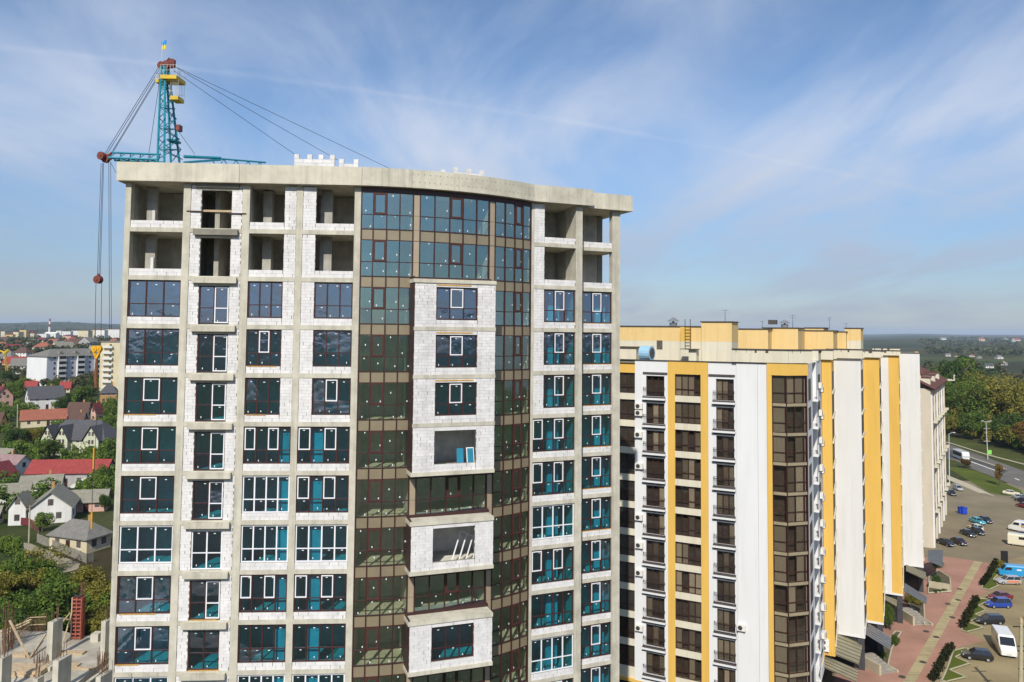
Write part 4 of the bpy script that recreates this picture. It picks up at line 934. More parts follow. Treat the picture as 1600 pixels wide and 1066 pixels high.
def lamp(label, foot, head, arm_u, Y=None):
    p = on(*foot, .0); q = at(*head, p.y); t = thing('street_lamp', label, 'street lamp', p)
    MB().tube(p, q, .14, .08, 8).build('post', 'lamp_grey', t)
    for s in arm_u:
        e = q + Vector((s, 0, .35)); MB().tube(q, e, .05, .05, 6).build('arm', 'lamp_grey', t); MB().box(e.x - .1, e.x + .1 + abs(s) * .35, e.y - .16, e.y + .16, e.z - .08, e.z + .06).build('lamp_head', 'head_lamp', t)
    return t
lamp('single armed street lamp standing beside the far beige block', zb(297, 905), zb(294, 632), (1.2,))
t = lamp('double armed concrete street lamp with signs by the road', zd2(712, 745), zd2(690, 300), (-1.5, 1.2))
p = on(*zd2(712, 745)); s_ = at(*zd2(730, 660), p.y - .2)
MB().box(s_.x - .75, s_.x + .75, s_.y - .03, s_.y + .03, s_.z - .7, s_.z + .7).build('road_sign', 'sign_green', t)
for zz in (300, 380, 530): s_ = at(*zd2(700, zz), p.y); MB().box(s_.x - 1.1, s_.x + 1.1, s_.y - .08, s_.y + .08, s_.z - .08, s_.z + .08).build('cross_arm', 'pole_concrete', t)
p0, p1 = on(*za(612, 382)), on(*za(652, 385)); t = thing('notice_board', 'black upright notice board at the head of the grass island', 'board', p0)
hb = at(*za(612, 300), p0.y).z; fr = Frame((p0.x, p0.y), (p1.x - p0.x, p1.y - p0.y)); lb = (V2(p1) - V2(p0)).length
fr.box(MB(), 0, lb, -.1, .1, .15, hb).build('panel', 'board_dark', t); fr.box(MB(), .05, .2, -.15, .15, 0, .16).build('foot', 'rail_iron', t); fr.box(MB(), lb - .2, lb - .05, -.15, .15, 0, .16).build('foot', 'rail_iron', t)
for i, (x, y) in enumerate(((380, 85), (396, 88))):
    p = on(*za(x, y)); t = thing('waste_bin', ('blue waste bin closer to the far beige block', 'blue waste bin on the car park side of its twin')[i], 'bin', p, 'blue waste bins')
    MB().prism([(p.x - .55, p.y - .4), (p.x + .55, p.y - .4), (p.x + .6, p.y + .4), (p.x - .6, p.y + .4)], .12, 1.5).build('body', 'bin_blue', t); MB().box(p.x - .66, p.x + .66, p.y - .5, p.y + .5, 1.5, 1.62).build('lid', 'bin_blue', t)
    for s in (-.4, .4): MB().tube((p.x + s, p.y - .3, .1), (p.x + s + .06, p.y - .3, .1), .1, .1, 8).build('wheel', 'tyre', t)
# ------------------------------------------------------------------ canopies, steps and beds along the shops
mat('canopy_sheet', (0.30, 0.27, 0.17), .5, .1, 1, metal=.1); mat('canopy_dark', (.13, .13, .14), .45, .1, 1, metal=.3); mat('stone_step', (.33, .30, .25), .9, .15, 2)
mat('terracotta', (.45, .16, .07), .9, .1, 2)
def canopy(label, quad, zlev, m, ribs, nrib=8):
    """ribbed lean-to canopy: four pixels (wall near, wall far, eave far, eave near) with the heights of wall edge and eave"""
    P = [on(*quad[0], zlev[0]), on(*quad[1], zlev[0]), on(*quad[2], zlev[1]), on(*quad[3], zlev[1])]
    c = sum(P, Vector()) / 4; t = thing('shop_canopy', label, 'canopy', (c.x, c.y, zlev[1]), 'canopies along the shop floor')
    mb = MB(); dn = Vector((0, 0, -.08)); mb.quad(*P); mb.quad(*[p + dn for p in reversed(P)])
    for i in range(4): a, b = P[i], P[(i + 1) % 4]; mb.quad(a, a + dn, b + dn, b)
    mb.build('sheet', m, t)
    for i in range(nrib + 1):
        f_ = i / nrib; a, b = (P[0].lerp(P[1], f_), P[3].lerp(P[2], f_)); up = Vector((0, 0, .03))
        MB().tube(a + up, b + up, .045, .045, 4).build('rib', ribs, t)
    return t
Z4 = lambda x, y: (1270 + x / 10.053, 960 + y / 10.053)
Z5 = lambda x, y: (1340 + x / 7.613, 860 + y / 7.613)
canopy('beige ribbed canopy under the nearest white gable, upper one', [Z4(300, 610), Z4(385, 260), Z4(790, 425), Z4(725, 780)], (4.0, 3.0), 'canopy_sheet', 'dark_coping', 7)
canopy('beige ribbed canopy at the bottom of the yellow block, below the upper beige one', [Z4(115, 800), Z4(165, 640), Z4(715, 880), Z4(685, 1060)], (3.6, 2.7), 'canopy_sheet', 'dark_coping', 4)
canopy('grey ribbed canopy beneath the first yellow gable beyond the white one', [Z4(830, 310), Z4(870, 150), Z4(1235, 375), Z4(1220, 550)], (4.0, 2.9), 'canopy_dark', 'grey_metal', 5)
canopy('small beige canopy below the narrow white gable', [Z5(305, 575), Z5(305, 530), Z5(470, 590), Z5(465, 665)], (4.0, 3.2), 'canopy_sheet', 'dark_coping', 3)
canopy('grey ribbed canopy below the half white, half yellow gable', [Z5(550, 480), Z5(560, 395), Z5(825, 560), Z5(815, 635)], (4.0, 2.9), 'canopy_dark', 'grey_metal', 5)
canopy('beige canopy below the farthest white gable', [Z5(575, 240), Z5(580, 165), Z5(810, 265), Z5(820, 355)], (4.1, 3.2), 'canopy_sheet', 'dark_coping', 5)
canopy('grey ribbed canopy at the far end beside the black saloon', [Z5(835, 120), Z5(840, 0), Z5(1015, 0), Z5(1010, 195)], (3.9, 2.8), 'canopy_dark', 'grey_metal', 7)
def stairs(label, a, b, width, n=7, h=1.0):
    """flight of stone steps rising from pixel a to pixel b on the ground"""
    A, B = on(*a), on(*b); d = (B - A); l_ = d.length; d.normalize(); fr = Frame((A.x, A.y), (d.x, d.y)); t = thing('entrance_steps', label, 'steps', A, 'entrance steps along the shops')
    for i in range(n): fr.box(MB(), l_ * i / n, l_, -width / 2, width / 2, h * i / n + (.002 if i else 0), h * (i + 1) / n).build('step', 'stone_step', t)
    fr.box(MB(), -.2, l_, -width / 2 - .3, -width / 2 - .02, 0, h + .25).build('cheek_wall', 'kerb', t); fr.box(MB(), -.2, l_, width / 2 + .02, width / 2 + .3, 0, .3).build('cheek_wall', 'kerb', t)
stairs('stone entrance steps right under the nearest grey canopy', Z4(1180, 930), Z4(830, 740), 2.4)
stairs('stone entrance steps under the middle grey canopy', Z5(770, 890), Z5(570, 760), 2.4)
stairs('stone entrance steps under the farthest beige canopy', Z5(1090, 470), Z5(860, 430), 2.2)
def bed(label, pts, colour):
    P = [on(u, v, 0) for u, v in pts]
    if sum(a.x * b.y - b.x * a.y for a, b in zip(P, P[1:] + P[:1])) < 0: P.reverse()
    c = sum(P, Vector()) / len(P); t = thing('planting_bed', label, 'flower bed', c, 'planting beds along the shops')
    MB().prism([(p.x, p.y) for p in P], 0, .22).build('soil', 'flower_bed', t)
    k = MB()
    for a, b in zip(P, P[1:] + P[:1]): k.tube(a + Vector((0, 0, .2)), b + Vector((0, 0, .2)), .12, .12, 4)
    k.build('edging', 'kerb', t); return t, P
BEDS = [bed('planting bed with terracotta ground beside the nearest stone steps', [Z4(1240, 560), Z4(1390, 300), Z4(1300, 290), Z4(1080, 560), Z4(1060, 760), Z4(1180, 830)], 0),
        bed('planting bed with shrubs beside the middle stone steps', [Z5(790, 650), Z5(800, 900), Z5(640, 700), Z5(580, 600), Z5(650, 560)], 0),
        bed('planting bed with low box plants beyond the middle grey canopy', [Z5(840, 520), Z5(1110, 500), Z5(1100, 340), Z5(960, 250), Z5(850, 330)], 0)]
mat('iron_lid', (.07, .06, .05), .7, .2, 4)
for u, v_ in ((1463, 996), (1497, 938), (1481, 944), (1499.5, 921), (1447, 987), (1442, 1035), (1409.5, 1058), (1488, 965)):
    p = on(u, v_); o = MB().tube((p.x, p.y, .02), (p.x, p.y, .046), .42, .42, 14).build('manhole_cover', 'iron_lid'); o['kind'] = 'structure'
# air conditioners
def aircon(label, u, v, fr, d, group=None, s=.42, facing=1):
    a, z = fr.hit(u, v, d); M_ = fr.at(a, d, z); t = thing('air_conditioner', label, 'air conditioner', M_.translation, group)
    put('case', cached(('acc', s), lambda: MB().box(-s, s, -.32, 0, -s * .72, s * .72).mesh('case', 'ac_white')), t, M_)
    put('fan_grille', cached(('acf', s), lambda: MB().tube((-s * .25, -.335, 0), (-s * .25, -.321, 0), s * .55, s * .55, 14).tube((-s * .25, -.345, 0), (-s * .25, -.334, 0), s * .2, s * .2, 8).mesh('fan_grille', 'ac_dark')), t, M_)
    put('bracket', cached(('acb', s), lambda: MB().box(-s * .8, -s * .7, -.34, 0, -s * .9, -s * .73).box(s * .7, s * .8, -.34, 0, -s * .9, -s * .73).mesh('bracket', 'rail_iron')), t, M_)
for u, v, lb in ((999, 634.5, 'upper of two stacked units beside the second balcony from the roof'), (999, 645, 'lower of two stacked units beside the second balcony from the roof'), (998.5, 679, 'large unit beside the third balcony from the roof'), (999.5, 728, 'unit beside the fourth balcony from the roof'), (999, 808, 'unit beside the sixth balcony from the roof'), (999.5, 851.5, 'unit beside the seventh balcony from the roof'), (999.5, 894.5, 'unit beside the eighth balcony from the roof'), (999.5, 980.5, 'unit beside the tenth balcony from the roof'), (1159, 980, 'lone unit on the plain white panel')):
    aircon('white air conditioner, ' + lb, u, v, YF, .01 if u < 1100 else .16, 'air conditioners on the block front')
for k in range(10):
    for f_ in (.42, .52):
        a = ls * f_; z = yz(-5.6 - YP * k - (.5 if f_ > .5 else 0)); M_ = FS.at(a, .52, z)
        t = thing('air_conditioner', 'white air conditioner on the narrow side wall, %s column, %s from the roof' % ('nearer' if f_ < .5 else 'farther', ('first', 'second', 'third', 'fourth', 'fifth', 'sixth', 'seventh', 'eighth', 'ninth', 'tenth')[k]), 'air conditioner', M_.translation, 'air conditioners on the narrow side wall')
        put('case', WM[('acc', .42)], t, M_); put('fan_grille', WM[('acf', .42)], t, M_); put('bracket', WM[('acb', .42)], t, M_)
for v in (1002.5, 1011.5): aircon('white air conditioner at the foot of the narrow yellow gable, ' + ('upper' if v < 1005 else 'lower') + ' of the pair', 1288.5, v, Frame(ypts['Y1l'], yt), .01, 'air conditioners at the gable foot', .5)
# big blue ventilator drum on the roof
a, z = YF.hit(1011, 552, -.9); c = YF.p(a, -.9); t = thing('roof_fan', 'pale blue ventilator drum on the block roof edge', 'fan', (c.x, c.y, z - .9)); c = Vector((c.x, c.y, z)); ax = Vector((.75, -.55, 0)).normalized()
MB().tube(c - ax * .65, c + ax * .6, .82, .82, 18).build('drum', 'fan_blue', t); MB().tube(c + ax * .601, c + ax * .62, .6, .6, 16).build('fan_mouth', 'room_dark', t)
MB().box(c.x - .5, c.x + .5, c.y - .4, c.y + .4, z - 1.15, z - .78).build('stand', 'rail_iron', t)
# ------------------------------------------------------------------ the far beige block at the end of the street
mat('beige_render', (0.60, 0.53, 0.42), .9, .06, .3, .1, stretch=(1, 1, .3)); mat('rust_panel', (0.36, 0.16, 0.07), .8, .1, .5); mat('brown_tile', (0.13, 0.05, 0.035), .8, .15, 1.5)
q0 = on(1458.5, 857); Y0 = q0.y; q0 = V2(q0)
q1 = V2(on(1480, 797)); FQ = Frame(q0, q1 - q0); lq = (q1 - q0).length
far = thing('terraced_flats', 'beige and rust striped block of flats with brown tiled roof beyond the yellow one', 'building', (q0.x, q0.y, 0))
zq = at(1462, 606, Y0 + 3).z
FQ.box(MB(), 0, lq, -14, 0, 0, zq).build('wall', 'beige_render', far)
for i in range(6):
    a0 = lq * (i + .12) / 6; a1 = lq * (i + .66) / 6
    FQ.box(MB(), a0 - .3, a0 + .5, .0, .30, 0, zq - .2).build('pier', 'beige_render' if i % 2 else 'white_render_b', far)
    FQ.box(MB(), a0 + .6, a1, .0, .12, 3, zq - .4).build('stripe', 'rust_panel', far)
    for k in range(10):
        z = 3.6 + k * 2.95
        if z + 2 > zq: break
        FQ.box(MB(), a1 + .1, a1 + lq * .05, .0, .06, z, z + 1.7).build('window', 'car_glass', far)
        FQ.box(MB(), a0 + .7, a1 - .1, .13, .2, z + .2, z + 1.6).build('window', 'room_dark', far)
        if k % 3 == 1: FQ.box(MB(), a1, a1 + lq * .06, .0, .8, z - .5, z - .1).build('balcony', 'cream_render', far)
fl, fh = FQ.p(-.6, .8), FQ.p(lq + .6, .8); bl, bh = FQ.p(-.6, -8), FQ.p(lq + .6, -8)
MB().quad((fl.x, fl.y, zq - .1), (fh.x, fh.y, zq - .1), (bh.x, bh.y, zq + 4.4), (bl.x, bl.y, zq + 4.4)).quad((fl.x, fl.y, zq - .3), (bl.x, bl.y, zq + 4.2), (bh.x, bh.y, zq + 4.2), (fh.x, fh.y, zq - .3)).build('roof', 'brown_tile', far)
for i in range(3):
    a = lq * (i + .4) / 3.4; FQ.box(MB(), a, a + 2.2, -3.2, -.4, zq, zq + 1.9).build('dormer', 'cream_render', far); FQ.box(MB(), a - .2, a + 2.4, -3.4, -.2, zq + 1.9, zq + 2.1).build('dormer_roof', 'brown_tile', far)
FQ.box(MB(), lq - 2, lq + 1.5, -1.5, 2.2, zq - .2, zq).build('loggia_floor', 'cream_render', far); FQ.box(MB(), lq - 2, lq + 1.5, 2.0, 2.2, zq, zq + 1.1).build('loggia_front', 'cream_render', far); FQ.box(MB(), lq - 2, lq + 1.5, 2.21, 2.25, zq + .2, zq + .9).build('loggia_panel', 'brown_tile', far)
# ------------------------------------------------------------------ the town on the left
for n_, c_ in dict(w_white=(.72, .70, .66), w_cream=(.62, .54, .36), w_pink=(.62, .38, .30), w_green=(.55, .55, .40), w_brick=(.42, .24, .10), w_grey=(.38, .37, .36), w_yellow=(.62, .46, .20), w_blue=(.55, .57, .62)).items(): mat(n_, c_, .95, .08, .4, .15, stretch=(1, 1, .4), streak=.07)
for n_, c_ in dict(r_red=(.30, .05, .045), r_orange=(.30, .105, .065), r_grey=(.19, .18, .16), r_slate=(.085, .085, .092), r_brown=(.11, .06, .045), r_asbestos=(.25, .235, .185), r_pinkgrey=(.30, .20, .19), r_maroon=(.16, .03, .035)).items(): mat(n_, c_, .8, .12, .8, .3, stretch=(1.5, 1.5, 1.5), fine=8, streak=.06)
def gnd(u, v):
    z = 0.0
    for _ in range(12): p = on(u, v, z); z = terrain(p.x, p.y)
    return on(u, v, z)
HM = {}
def house(label, uv, w, d, hw, hr, rot, wall_m, roof_m, kind='gable', wins=(2, 1), over=.5, cat='house', chimney=True, name='house', storeys=1, group='houses of the old quarter', sink=.8, at_p=None, winm='room_dark', door=True):
    """uv: pixel of the foot of the wall that faces the viewer; w along the ridge, d across; rot: heading of the ridge from +X"""
    p = at_p or gnd(*uv); c = Vector((p.x, p.y, p.z))
    t = thing(name, label, cat, c, group); B = Matrix.Translation(c) @ Matrix.Rotation(rad(rot), 4, 'Z')
    x, y = w / 2, d / 2
    wb = MB().box(-x, x, -y, y, -sink, hw)
    if kind == 'gable':
        for s in (-1, 1): wb.tri((s * x, -y, hw), (s * x, y, hw), (s * x, 0, hw + hr - .12))
    wb.build('walls', wall_m, t, B)
    o = over; e = hr / y * o; rf = MB()
    th = .16
    def slab(a, b, c_, d_):
        q = [Vector(k) for k in (a, b, c_, d_)]; dn = Vector((0, 0, -th)); rf.quad(*q); rf.quad(*[k + dn for k in reversed(q)])
        for i in range(4): m, n = q[i], q[(i + 1) % 4]; rf.quad(m, m + dn, n + dn, n)
    if kind == 'gable':
        for s in (-1, 1):
            rf = MB(); slab((-x - o, s * (y + o), hw - e), (x + o, s * (y + o), hw - e), (x + o, 0, hw + hr), (-x - o, 0, hw + hr)); rf.build('roof_slope', roof_m, t, B)
    elif kind == 'hip':
        r = max(0, x - y * .9)
        for s in (-1, 1):
            rf = MB(); slab((-x - o, s * (y + o), hw - e), (x + o, s * (y + o), hw - e), (r, 0, hw + hr), (-r, 0, hw + hr)); rf.build('roof_slope', roof_m, t, B)
            rf = MB(); a = [Vector((s * (x + o), -y - o, hw - e)), Vector((s * (x + o), y + o, hw - e)), Vector((s * r, 0, hw + hr))]; rf.tri(*a); rf.tri(*[k - Vector((0, 0, th)) for k in reversed(a)]); rf.build('roof_slope', roof_m, t, B)
    elif kind == 'shed':
        slab((-x - o, -y - o, hw - e * .4), (x + o, -y - o, hw - e * .4), (x + o, y + o, hw + hr), (-x - o, y + o, hw + hr)); rf.build('roof_slope', roof_m, t, B)
    else:
        MB().box(-x - .2, x + .2, -y - .2, y + .2, hw, hw + .5).build('flat_roof', roof_m, t, B)
    wm = cached(('hw', winm), lambda: MB().box(-.5, .5, -.06, .04, 0, 1.3).mesh('window', winm)); fm = cached('hwf', lambda: MB().box(-.6, .6, -.03, .05, -.12, -.0).mesh('sill', 'white_frame'))
    for st in range(storeys):
        z = .95 + st * 2.8 if storeys < 4 else .9 + st * 2.8
        for side, n in ((0, wins[0]), (1, wins[1])):
            for s in (-1, 1):
                for i in range(n):
                    f_ = (i + .5) / n * 2 - 1
                    if door and st == 0 and side == 0 and i == n // 2 and n > 1:
                        put('door', cached('hdoor', lambda: MB().box(-.5, .5, -.06, .05, 0, 2.05).mesh('door', 'brown_clad')), t, B @ Matrix.Translation((f_ * x * .86, s * y, 0)) @ Matrix.Rotation(0 if s < 0 else math.pi, 4, 'Z')); continue
                    M_ = Matrix.Translation((f_ * x * .86, s * y, z)) @ Matrix.Rotation(0 if s < 0 else math.pi, 4, 'Z') if side == 0 else Matrix.Translation((s * x, f_ * y * .8, z)) @ Matrix.Rotation(math.pi / 2 if s > 0 else -math.pi / 2, 4, 'Z')
                    if storeys < 4: w_ = put('window', wm, t, B @ M_); put('sill', fm, w_)
                    else: put('window', wm, t, B @ M_)
    if kind == 'gable' and hr > 2.2 and wins[1]:
        for s in (-1, 1): put('window', wm, t, B @ Matrix.Translation((s * x, 0, hw + .35)) @ Matrix.Rotation(math.pi / 2 if s > 0 else -math.pi / 2, 4, 'Z'))
    if chimney:
        MB().box(x * .3, x * .3 + .6, .3, .9, hw + hr * .4, hw + hr + .9).build('chimney', 'w_brick', t, B)
    return t
# slab block with shallow hip roof, and its neighbours
p = gnd(72, 606); SR = 66; ca_, sa_ = math.cos(rad(SR)), math.sin(rad(SR))
blk = house('six storey slab block with shade tinted long walls and bare white end wall among the trees', None, 36, 16, 16.5, 3.6, SR, 'w_blue', 'r_grey', 'hip', (9, 0), .6, 'building', False, 'slab_block', 6, None, 6, at_p=p + Vector((ca_ * 18 - sa_ * 8, sa_ * 18 + ca_ * 8, 0)), winm='room_dark', door=False)  # grey blue wall colour carries the long side's shade; end panel stays lit white
B_ = Matrix.Translation(blk.location) @ Matrix.Rotation(rad(SR), 4, 'Z')
MB().box(-18.15, -18.01, -7.9, 7.9, -5, 16.4).build('end_wall', 'white_render', blk, B_)
for x_ in (-10, 1, 12):
    MB().box(x_ - 2.2, x_ + 2.2, -9.0, -8.01, -2, 16.2).build('loggia_stack', 'w_white', blk, B_)
    for k in range(6): MB().box(x_ - 1.9, x_ + 1.9, -9.06, -9.01, 1.0 + 2.8 * k, 2.4 + 2.8 * k).build('window', 'car_glass', blk, B_)
for x_ in (-9, 0, 9): MB().box(x_ - 1, x_ + 1, -6.2, -4, 16.6, 18.8).build('dormer', 'r_asbestos', blk, B_)
p = gnd(170, 616); pt = house('cream nine storey panel block with white balconies beside the tower', None, 26, 14, 25.5, .4, 14, 'w_cream', 'r_grey', 'flat', (4, 2), .2, 'building', False, 'panel_block', 9, None, 4, at_p=p + Vector((8, 6, 0)), door=False)
B_ = Matrix.Translation(pt.location) @ Matrix.Rotation(rad(14), 4, 'Z')
for k in range(9):
    for x_ in (-9.5, 0, 9): MB().box(x_ - 2.1, x_ + 2.1, -8.3, -7.01, .3 + 2.8 * k, 1.35 + 2.8 * k).build('balcony', 'w_white', pt, B_)
S = 'houses of the old quarter'
house('white house with orange hip roof far behind the slab block', (68, 553), 17, 13, 7.5, 5, 10, 'w_white', 'r_orange', 'hip', (4, 3), storeys=2)
house('small red roofed pink house beyond the yellow crane boom', (25, 579), 14, 10, 6, 4, 5, 'w_pink', 'r_red', 'gable', (3, 2), storeys=2)
house('cream house with pale gable roof behind the slab block ridge', (98, 551), 20, 14, 6, 6, 60, 'w_cream', 'r_asbestos', 'gable', (3, 3), storeys=2)
house('broad brown roofed house behind the right part of the slab block', (120, 549), 26, 16, 8, 7, 12, 'w_cream', 'r_brown', 'hip', (5, 3), storeys=2)
house('tall grey gabled house between slab block and panel block', (137, 553), 12, 14, 13, 5, 80, 'w_grey', 'r_grey', 'gable', (3, 2), storeys=4)
def hfit(label, u0, u1, vb, ratio, rot, hw, hr, wall_m, roof_m, kind='gable', wins=(3, 1), over=.45, **k):
    """house whose outline spans pixels u0..u1 with its nearest foot at row vb; ratio = length : depth"""
    f_ = gnd((u0 + u1) / 2, vb); W_ = (u1 - u0) * f_.y / FPX; c_, s_ = abs(math.cos(rad(rot))), abs(math.sin(rad(rot)))
    w_ = (W_ / 2 - over) * 2 / (c_ + s_ / ratio); d_ = w_ / ratio; Yc = f_.y + w_ / 2 * s_ + d_ / 2 * c_; x_ = ((u0 + u1) / 2 - 800) / FPX * Yc
    return house(label, None, w_, d_, hw, hr, rot, wall_m, roof_m, kind, wins, over, at_p=Vector((x_, Yc, terrain(x_, Yc))), **k)
def z7(x): return x / 3.553
def y7(y): return 480 + y / 3.553
def y8(y): return 766 + y / 3.553
hfit('small red roofed cottage below the slab block end wall', 44, 66, 614, 1.3, 15, 2.8, 2.8, 'w_white', 'r_red')
hfit('little red roofed house in front of the slab block', 99, 118, 614, 1.3, 15, 2.8, 2.6, 'w_cream', 'r_red')
hfit('white gabled house with long purple grey roof', 45, 108, 643, 1.35, 42, 5.0, 4.6, 'w_white', 'r_slate', wins=(3, 2), storeys=2)
hfit('pink gabled house cut by the frame edge', -16, 28, 638, 1.2, -35, 4.8, 4.0, 'w_pink', 'r_maroon', wins=(3, 2), storeys=2)
hfit('long orange roofed house with white gable', 40, 112, 670, 1.9, 30, 2.9, 3.2, 'w_cream', 'r_orange', wins=(4, 1))
hfit('brown roofed house just behind the many gabled villa', 113, 149, 656, 1.3, 12, 3.0, 3.4, 'w_cream', 'r_brown')
hfit('low brown roofed shed beside the many gabled villa', 114, 142, 664, 1.5, 10, 2.2, 2.2, 'w_grey', 'r_brown', wins=(2, 1))
hfit('brick house with dark hip roof against the tower edge', 159, 192, 632, 1.2, 25, 5.2, 3.4, 'w_brick', 'r_slate', 'hip', wins=(3, 2), storeys=2)
hfit('pink house with small gable squeezed between brown roof and tree', 149, 166, 660, 1.2, 70, 4.4, 2.8, 'w_pink', 'r_maroon', wins=(2, 1), storeys=2)
hfit('dark roofed house at the frame edge above the pale sheds', -20, 16, 672, 1.4, 8, 3.0, 3.0, 'w_yellow', 'r_brown')
hfit('low shed with pale sheet roof beside the villa garden', 68, 100, 657, 1.6, 8, 2.0, 1.4, 'w_white', 'w_blue', 'shed', wins=(2, 0), chimney=False)
hfit('small tan roofed house beneath the dark trees at the frame edge', -14, 40, 728, 2.0, -14, 2.6, 2.0, 'w_yellow', 'r_asbestos', wins=(3, 1), chimney=False)
# villa with three front gables under a slate roof
v = house('pale green villa with many gables under a dark slate roof', (130, 706), 21, 10, 5.0, 5.2, -6, 'w_green', 'r_slate', 'hip', (6, 3), storeys=2, cat='villa', name='villa', group=None, chimney=True)
B_ = Matrix.Translation(v.location) @ Matrix.Rotation(rad(-6), 4, 'Z')
for x_, ww in ((-7.6, 4.0), (-2.8, 4.0), (7.0, 5.0)):
    g = MB().box(x_ - ww / 2, x_ + ww / 2, -6.6, -4.9, -1, 5.0); g.tri((x_ - ww / 2, -6.6, 5.0), (x_ + ww / 2, -6.6, 5.0), (x_, -6.6, 8.9)); g.build('gable_wall', 'w_green', v, B_)
    for s in (-1, 1):
        a, b, c_, d_ = Vector((x_, -7.1, 9.1)), Vector((x_ + s * (ww / 2 + .5), -7.1, 4.5)), Vector((x_ + s * (ww / 2 + .5), -1, 4.5)), Vector((x_, -1, 9.1)); MB().quad(a, b, c_, d_).quad(*[k - Vector((0, 0, .15)) for k in (d_, c_, b, a)]).build('gable_roof', 'r_slate', v, B_)
    for z in (1.0, 3.6, 6.1): MB().box(x_ - .9, x_ - .2, -6.66, -6.59, z, z + 1.2).build('window', 'room_dark', v, B_); MB().box(x_ + .2, x_ + .9, -6.66, -6.59, z, z + 1.2).build('window', 'room_dark', v, B_)
# long red roofed outbuilding with outside stair
m_ = house('long red roofed outbuilding with an outside stair', (112, 756), 19, 7.5, 3.8, 2.6, 7, 'w_grey', 'r_red', 'gable', (5, 1), storeys=1, cat='outbuilding', name='outbuilding', group=None, chimney=False)
B_ = Matrix.Translation(m_.location) @ Matrix.Rotation(rad(7), 4, 'Z')
for i in range(8): MB().box(1.2 + i * .55, 1.75 + i * .55, -5.4, -4.2, -.5, .1 + i * .32).build('stair_step', 'w_white', m_, B_)
hfit('house with pinkish grey sheet roof and red verges at the frame edge', -30, 65, 757, 1.4, -14, 3.2, 3.6, 'w_white', 'r_pinkgrey', wins=(3, 2))
hfit('white gable fronted house with maroon roof edge at the frame edge', -24, 32, 768, 1.1, 76, 3.4, 3.0, 'w_white', 'r_maroon', wins=(2, 1))
hfit('grey asbestos roofed shed before the pinkish roof', 2, 62, 788, 1.8, 26, 2.4, 1.8, 'w_white', 'r_asbestos', wins=(2, 1), chimney=False)
hfit('white house with wide grey gable facing the cream cottage', 54, 142, 821, 1.25, 112, 3.4, 3.2, 'w_white', 'r_asbestos', wins=(2, 2))
hfit('narrow white house with grey roof left of the wide gable', 30, 66, 822, 1.3, 100, 4.0, 2.4, 'w_white', 'r_asbestos', wins=(2, 1), chimney=False)
hfit('grey roofed barn behind the cream cottage', 118, 184, 802, 1.8, 14, 2.6, 2.0, 'w_pink', 'r_asbestos', wins=(3, 1), chimney=False)
hfit('cream cottage with plain grey hip roof and maroon door', 92, 188, 866, 1.75, -20, 3.0, 2.2, 'w_cream', 'r_grey', 'hip', wins=(3, 2))
hfit('low cream shed in the yards at the frame edge', -14, 20, 822, 1.3, 10, 2.3, 1.5, 'w_cream', 'r_asbestos', wins=(2, 1), chimney=False)
hfit('grey roofed house with rusty chimney below the red outbuilding', 44, 112, 778, 1.7, 20, 2.6, 2.2, 'w_white', 'r_asbestos', wins=(3, 1))
# farther houses up to the far town
hr_ = random.Random(3)
for i, (u, v_, wl_, rf_, sz, lb) in enumerate(((8, 536, 'w_cream', 'r_brown', 15, 'brown roofed house left of the tree belt'), (36, 560, 'w_white', 'r_brown', 14, 'white walled house with brown roof above the slab block corner'), (20, 553, 'w_cream', 'r_maroon', 15, 'maroon roofed house between trees above the yellow boom'), (44, 548, 'w_white', 'r_grey', 14, 'pale house with grey roof left of the orange hip roof'), (84, 540, 'w_white', 'r_orange', 16, 'small orange roofed house just under the far chimney'), (114, 536, 'w_white', 'r_red', 18, 'white house with red roof under the far white blocks'), (160, 545, 'w_cream', 'r_brown', 16, 'cream house with brown roof beside the hoist ropes'), (132, 540, 'w_cream', 'r_grey', 16, 'grey roofed house just left of the hoist ropes'), (2, 548, 'w_white', 'r_orange', 13, 'orange roofed house cut by the frame edge in the tree belt'), (28, 545, 'w_white', 'r_red', 13, 'red roofed white house right of the maroon one in the tree belt'), (52, 541, 'w_cream', 'r_grey', 13, 'grey roofed cream house above the orange hip roof'), (66, 537, 'w_white', 'r_maroon', 15, 'white house with maroon roof below the low works hall'), (92, 546, 'w_white', 'r_grey', 13, 'white house with grey roof above the slab block ridge'), (104, 542, 'w_pink', 'r_orange', 13, 'pink house with orange roof above the pale gable roof'), (145, 537, 'w_white', 'r_grey', 16, 'white house with grey roof under the cream far block'), (178, 539, 'w_cream', 'r_orange', 16, 'cream house with orange roof beside the tower edge'), (12, 567, 'w_white', 'r_grey', 12, 'pale house with grey roof behind the boom head'), (33, 584, 'w_white', 'r_grey', 11, 'white house with grey roof right of the pink red roofed one'), (150, 556, 'w_white', 'r_asbestos', 12, 'white house with pale roof right behind the hook'))):
    house(lb, (u, v_), sz, sz * .7, 6.0, 4.4, hr_.uniform(-25, 25), wl_, rf_, hr_.choice(('gable', 'hip')), (4, 2), storeys=2, chimney=False)
